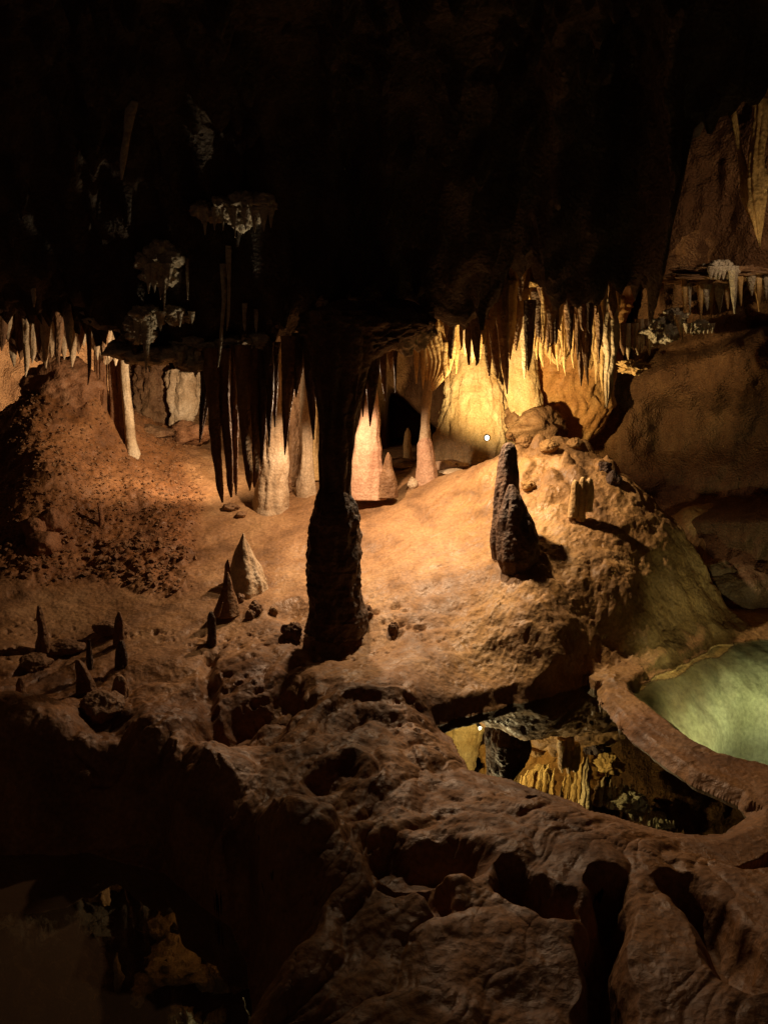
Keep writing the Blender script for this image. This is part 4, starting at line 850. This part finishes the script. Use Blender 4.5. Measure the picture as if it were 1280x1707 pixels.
# --- the right wall and the upper right
RS = [(1141, 475, 535, 5), (1150, 470, 520, 4), (1164, 465, 538, 4), (1178, 455, 520, 5), (1187, 460, 530, 4), (1199, 470, 512, 4), (1212, 470, 508, 3), (1226, 465, 512, 4), (1236, 475, 505, 3), (1249, 470, 500, 3), (1262, 470, 512, 4), (1274, 470, 505, 3)]
tag(blob('rock_ledge', P(1208, 462, 6.42), (.46, .32, .07), M_BROWN, None, 191, .3, .16, 96, 48, 1.6), 'long brown rock shelf over the row of stalactites on the right wall', 'rock ledge')
for k, (px, top, tip, w) in enumerate(RS):
    px += rs.uniform(-4, 4); tip += rs.uniform(-16, 14); w *= rs.uniform(.55, 1.5)
    o = spel('stalactite', [(px - 1, top - 14, w * 1.9), (px, (top + tip) / 2, w), (px + 1, tip, .8)], 6.35 - .25 * (px > 1220), M_GREY if k % 2 else M_AMBER, None, fl=.12, nfl=4, seg=28)
    tag(o, orderly(k, len(RS), 'dim stalactite', 'in the row along the right wall'), 'stalactite', 'stalactites along the right wall')
o = spel('stalactite', [(1129, 525, 6), (1133, 548, 3.5), (1138, 570, .8)], 6.3, M_PALE, None, seg=24); tag(o, 'thin pinkish stalactite dangling below the pale ledge at the right wall', 'stalactite')
ledge(1166, 545, 26, 8, 6.3, M_GREY, 'low toothed pale ledge over the dark strip of the right wall', [(x, 556, 3) for x in range(1144, 1190, 7)], 181)
ledge(1205, 450, 26, 9, 6.2, M_GREY, 'pale frilled ledge above the row of stalactites on the right wall', [(x, 466, 3) for x in range(1184, 1230, 7)], 182)
o = spel('stalactite', [(1214, 60, 9), (1217, 140, 6), (1222, 190, 4), (1232, 250, 4), (1240, 290, 7), (1246, 330, 9), (1250, 350, 6), (1252, 372, 1)], 4.6, M_AMBER, None, fl=.2, nfl=5, seg=40, lump=.25); tag(o, 'long slanting stalactite lit along its edge at the upper right', 'stalactite')
o = spel('dripstone_drapery', [(1274, -40, 16), (1270, 90, 13), (1268, 190, 12), (1264, 250, 10), (1262, 300, 15), (1258, 345, 12), (1262, 385, 6), (1266, 410, 1)], 4.5, M_AMBER, None, fl=.3, nfl=7, seg=56, lump=.25, rough=.14, rag=.3); tag(o, 'twisted drapery at the right edge beside the long slanting stalactite', 'drapery')

# --- loose rubble on the hill: uncountable
rng = np.random.RandomState(11)
Vs, Fs = [], []
import bmesh
bm = bmesh.new(); bmesh.ops.create_icosphere(bm, subdivisions=1, radius=1.0)
ico = np.array([v.co[:] for v in bm.verts]); icf = np.array([[v.index for v in f.verts] for f in bm.faces]); bm.free()
idx = np.flatnonzero(((W_HILL + 0.45 * rng.rand(nv, nu) > .8) & (PX > -150) & (YY < 7.6) & (YY > 4.5)).ravel())
wts = (YY.ravel()[idx] ** 2.5); sel = rng.choice(idx, 9500, replace=False, p=wts / wts.sum())
for n_, i in enumerate(sel):
    r = 0.0045 + 0.013 * rng.rand() ** 4 * (1.8 if Vg[i, 1] < 5.6 else 1)
    v = ico * (1 + .35 * rng.normal(size=(len(ico), 1))) * (r * np.array((1, .6 + .6 * rng.rand(), .5 + .4 * rng.rand())))
    a = rng.rand() * 6.28; ca, sa = math.cos(a), math.sin(a)
    v = np.stack([v[:, 0] * ca - v[:, 1] * sa, v[:, 0] * sa + v[:, 1] * ca, v[:, 2]], -1) + Vg[i] + (0, 0, r * .2)
    Vs.append(v); Fs.append(icf + n_ * len(ico))
rub = mesh_obj('rubble', np.vstack(Vs), np.vstack(Fs), M_RUBBLE, None, P(200, 900, 5.6), smooth=False)
rub['kind'] = 'stuff'; rub['label'] = 'loose red-brown rubble strewn over the hill at the left'

# --- lamps: bare spots, seen and unseen; one fitting is modelled below
LAMP_LABEL = {'curtain': 'small lit floor lamp on the crest left of the dark stalagmite', 'saddle': 'black spot lamp hidden behind the great pillar top', 'left': 'black spot lamp hidden behind the rubble hill', 'right': 'black spot lamp beyond the right edge facing the right wall', 'pool': 'underwater lamp of the green pool', 'niche_fill': 'x', 'patch': 'added unseen spot low behind the pillar aimed at the roof ledges'}
def lamp(kind, p, tg, watts, colr, cone, blend, rad):
    p = np.array(p, float); d = Vector(tg) - Vector(p); d.normalize()
    ld = bpy.data.lights.new('lamp_light', 'SPOT'); ld.energy = watts; ld.color = colr; ld.spot_size = math.radians(cone); ld.spot_blend = blend; ld.shadow_soft_size = rad
    lo = bpy.data.objects.new('lamp_light', ld); col.objects.link(lo)
    lo.location = Vector(p); lo.rotation_euler = d.to_track_quat('-Z', 'Y').to_euler()
    return d
for L_ in LAMPS:
    L_ = list(L_)
    if L_[0] == 'patch': L_[2] = LEDGES[L_[2]]
    if L_[0] == 'main':
        h = ROOF.ray_cast(Vector((L_[1][0], L_[1][1], 1.6)), Vector((0, 0, 1)))
        if h[0] is not None: L_[1] = (L_[1][0], L_[1][1], h[0].z - 0.07)
        print('MAIN LAMP', L_[1])
    lamp(*L_)
# the one lamp the photograph shows: a small round fitting on the crest, its glass towards the eye
pl = P(812, 730, 6.35)
t = thing('spot_lamp', LAMP_LABEL['curtain'], 'spot lamp', (pl[0], pl[1], pl[2] - .04))
blob('housing', (pl[0], pl[1] + .02, pl[2]), (.028, .03, .03), M_HOUSING, t, 201, .02, .0, 24, 16)
blob('lens', (pl[0] - .004, pl[1] - .012, pl[2] + .002), (.017, .012, .02), M_LENS, t, 202, .02, .0, 24, 16)
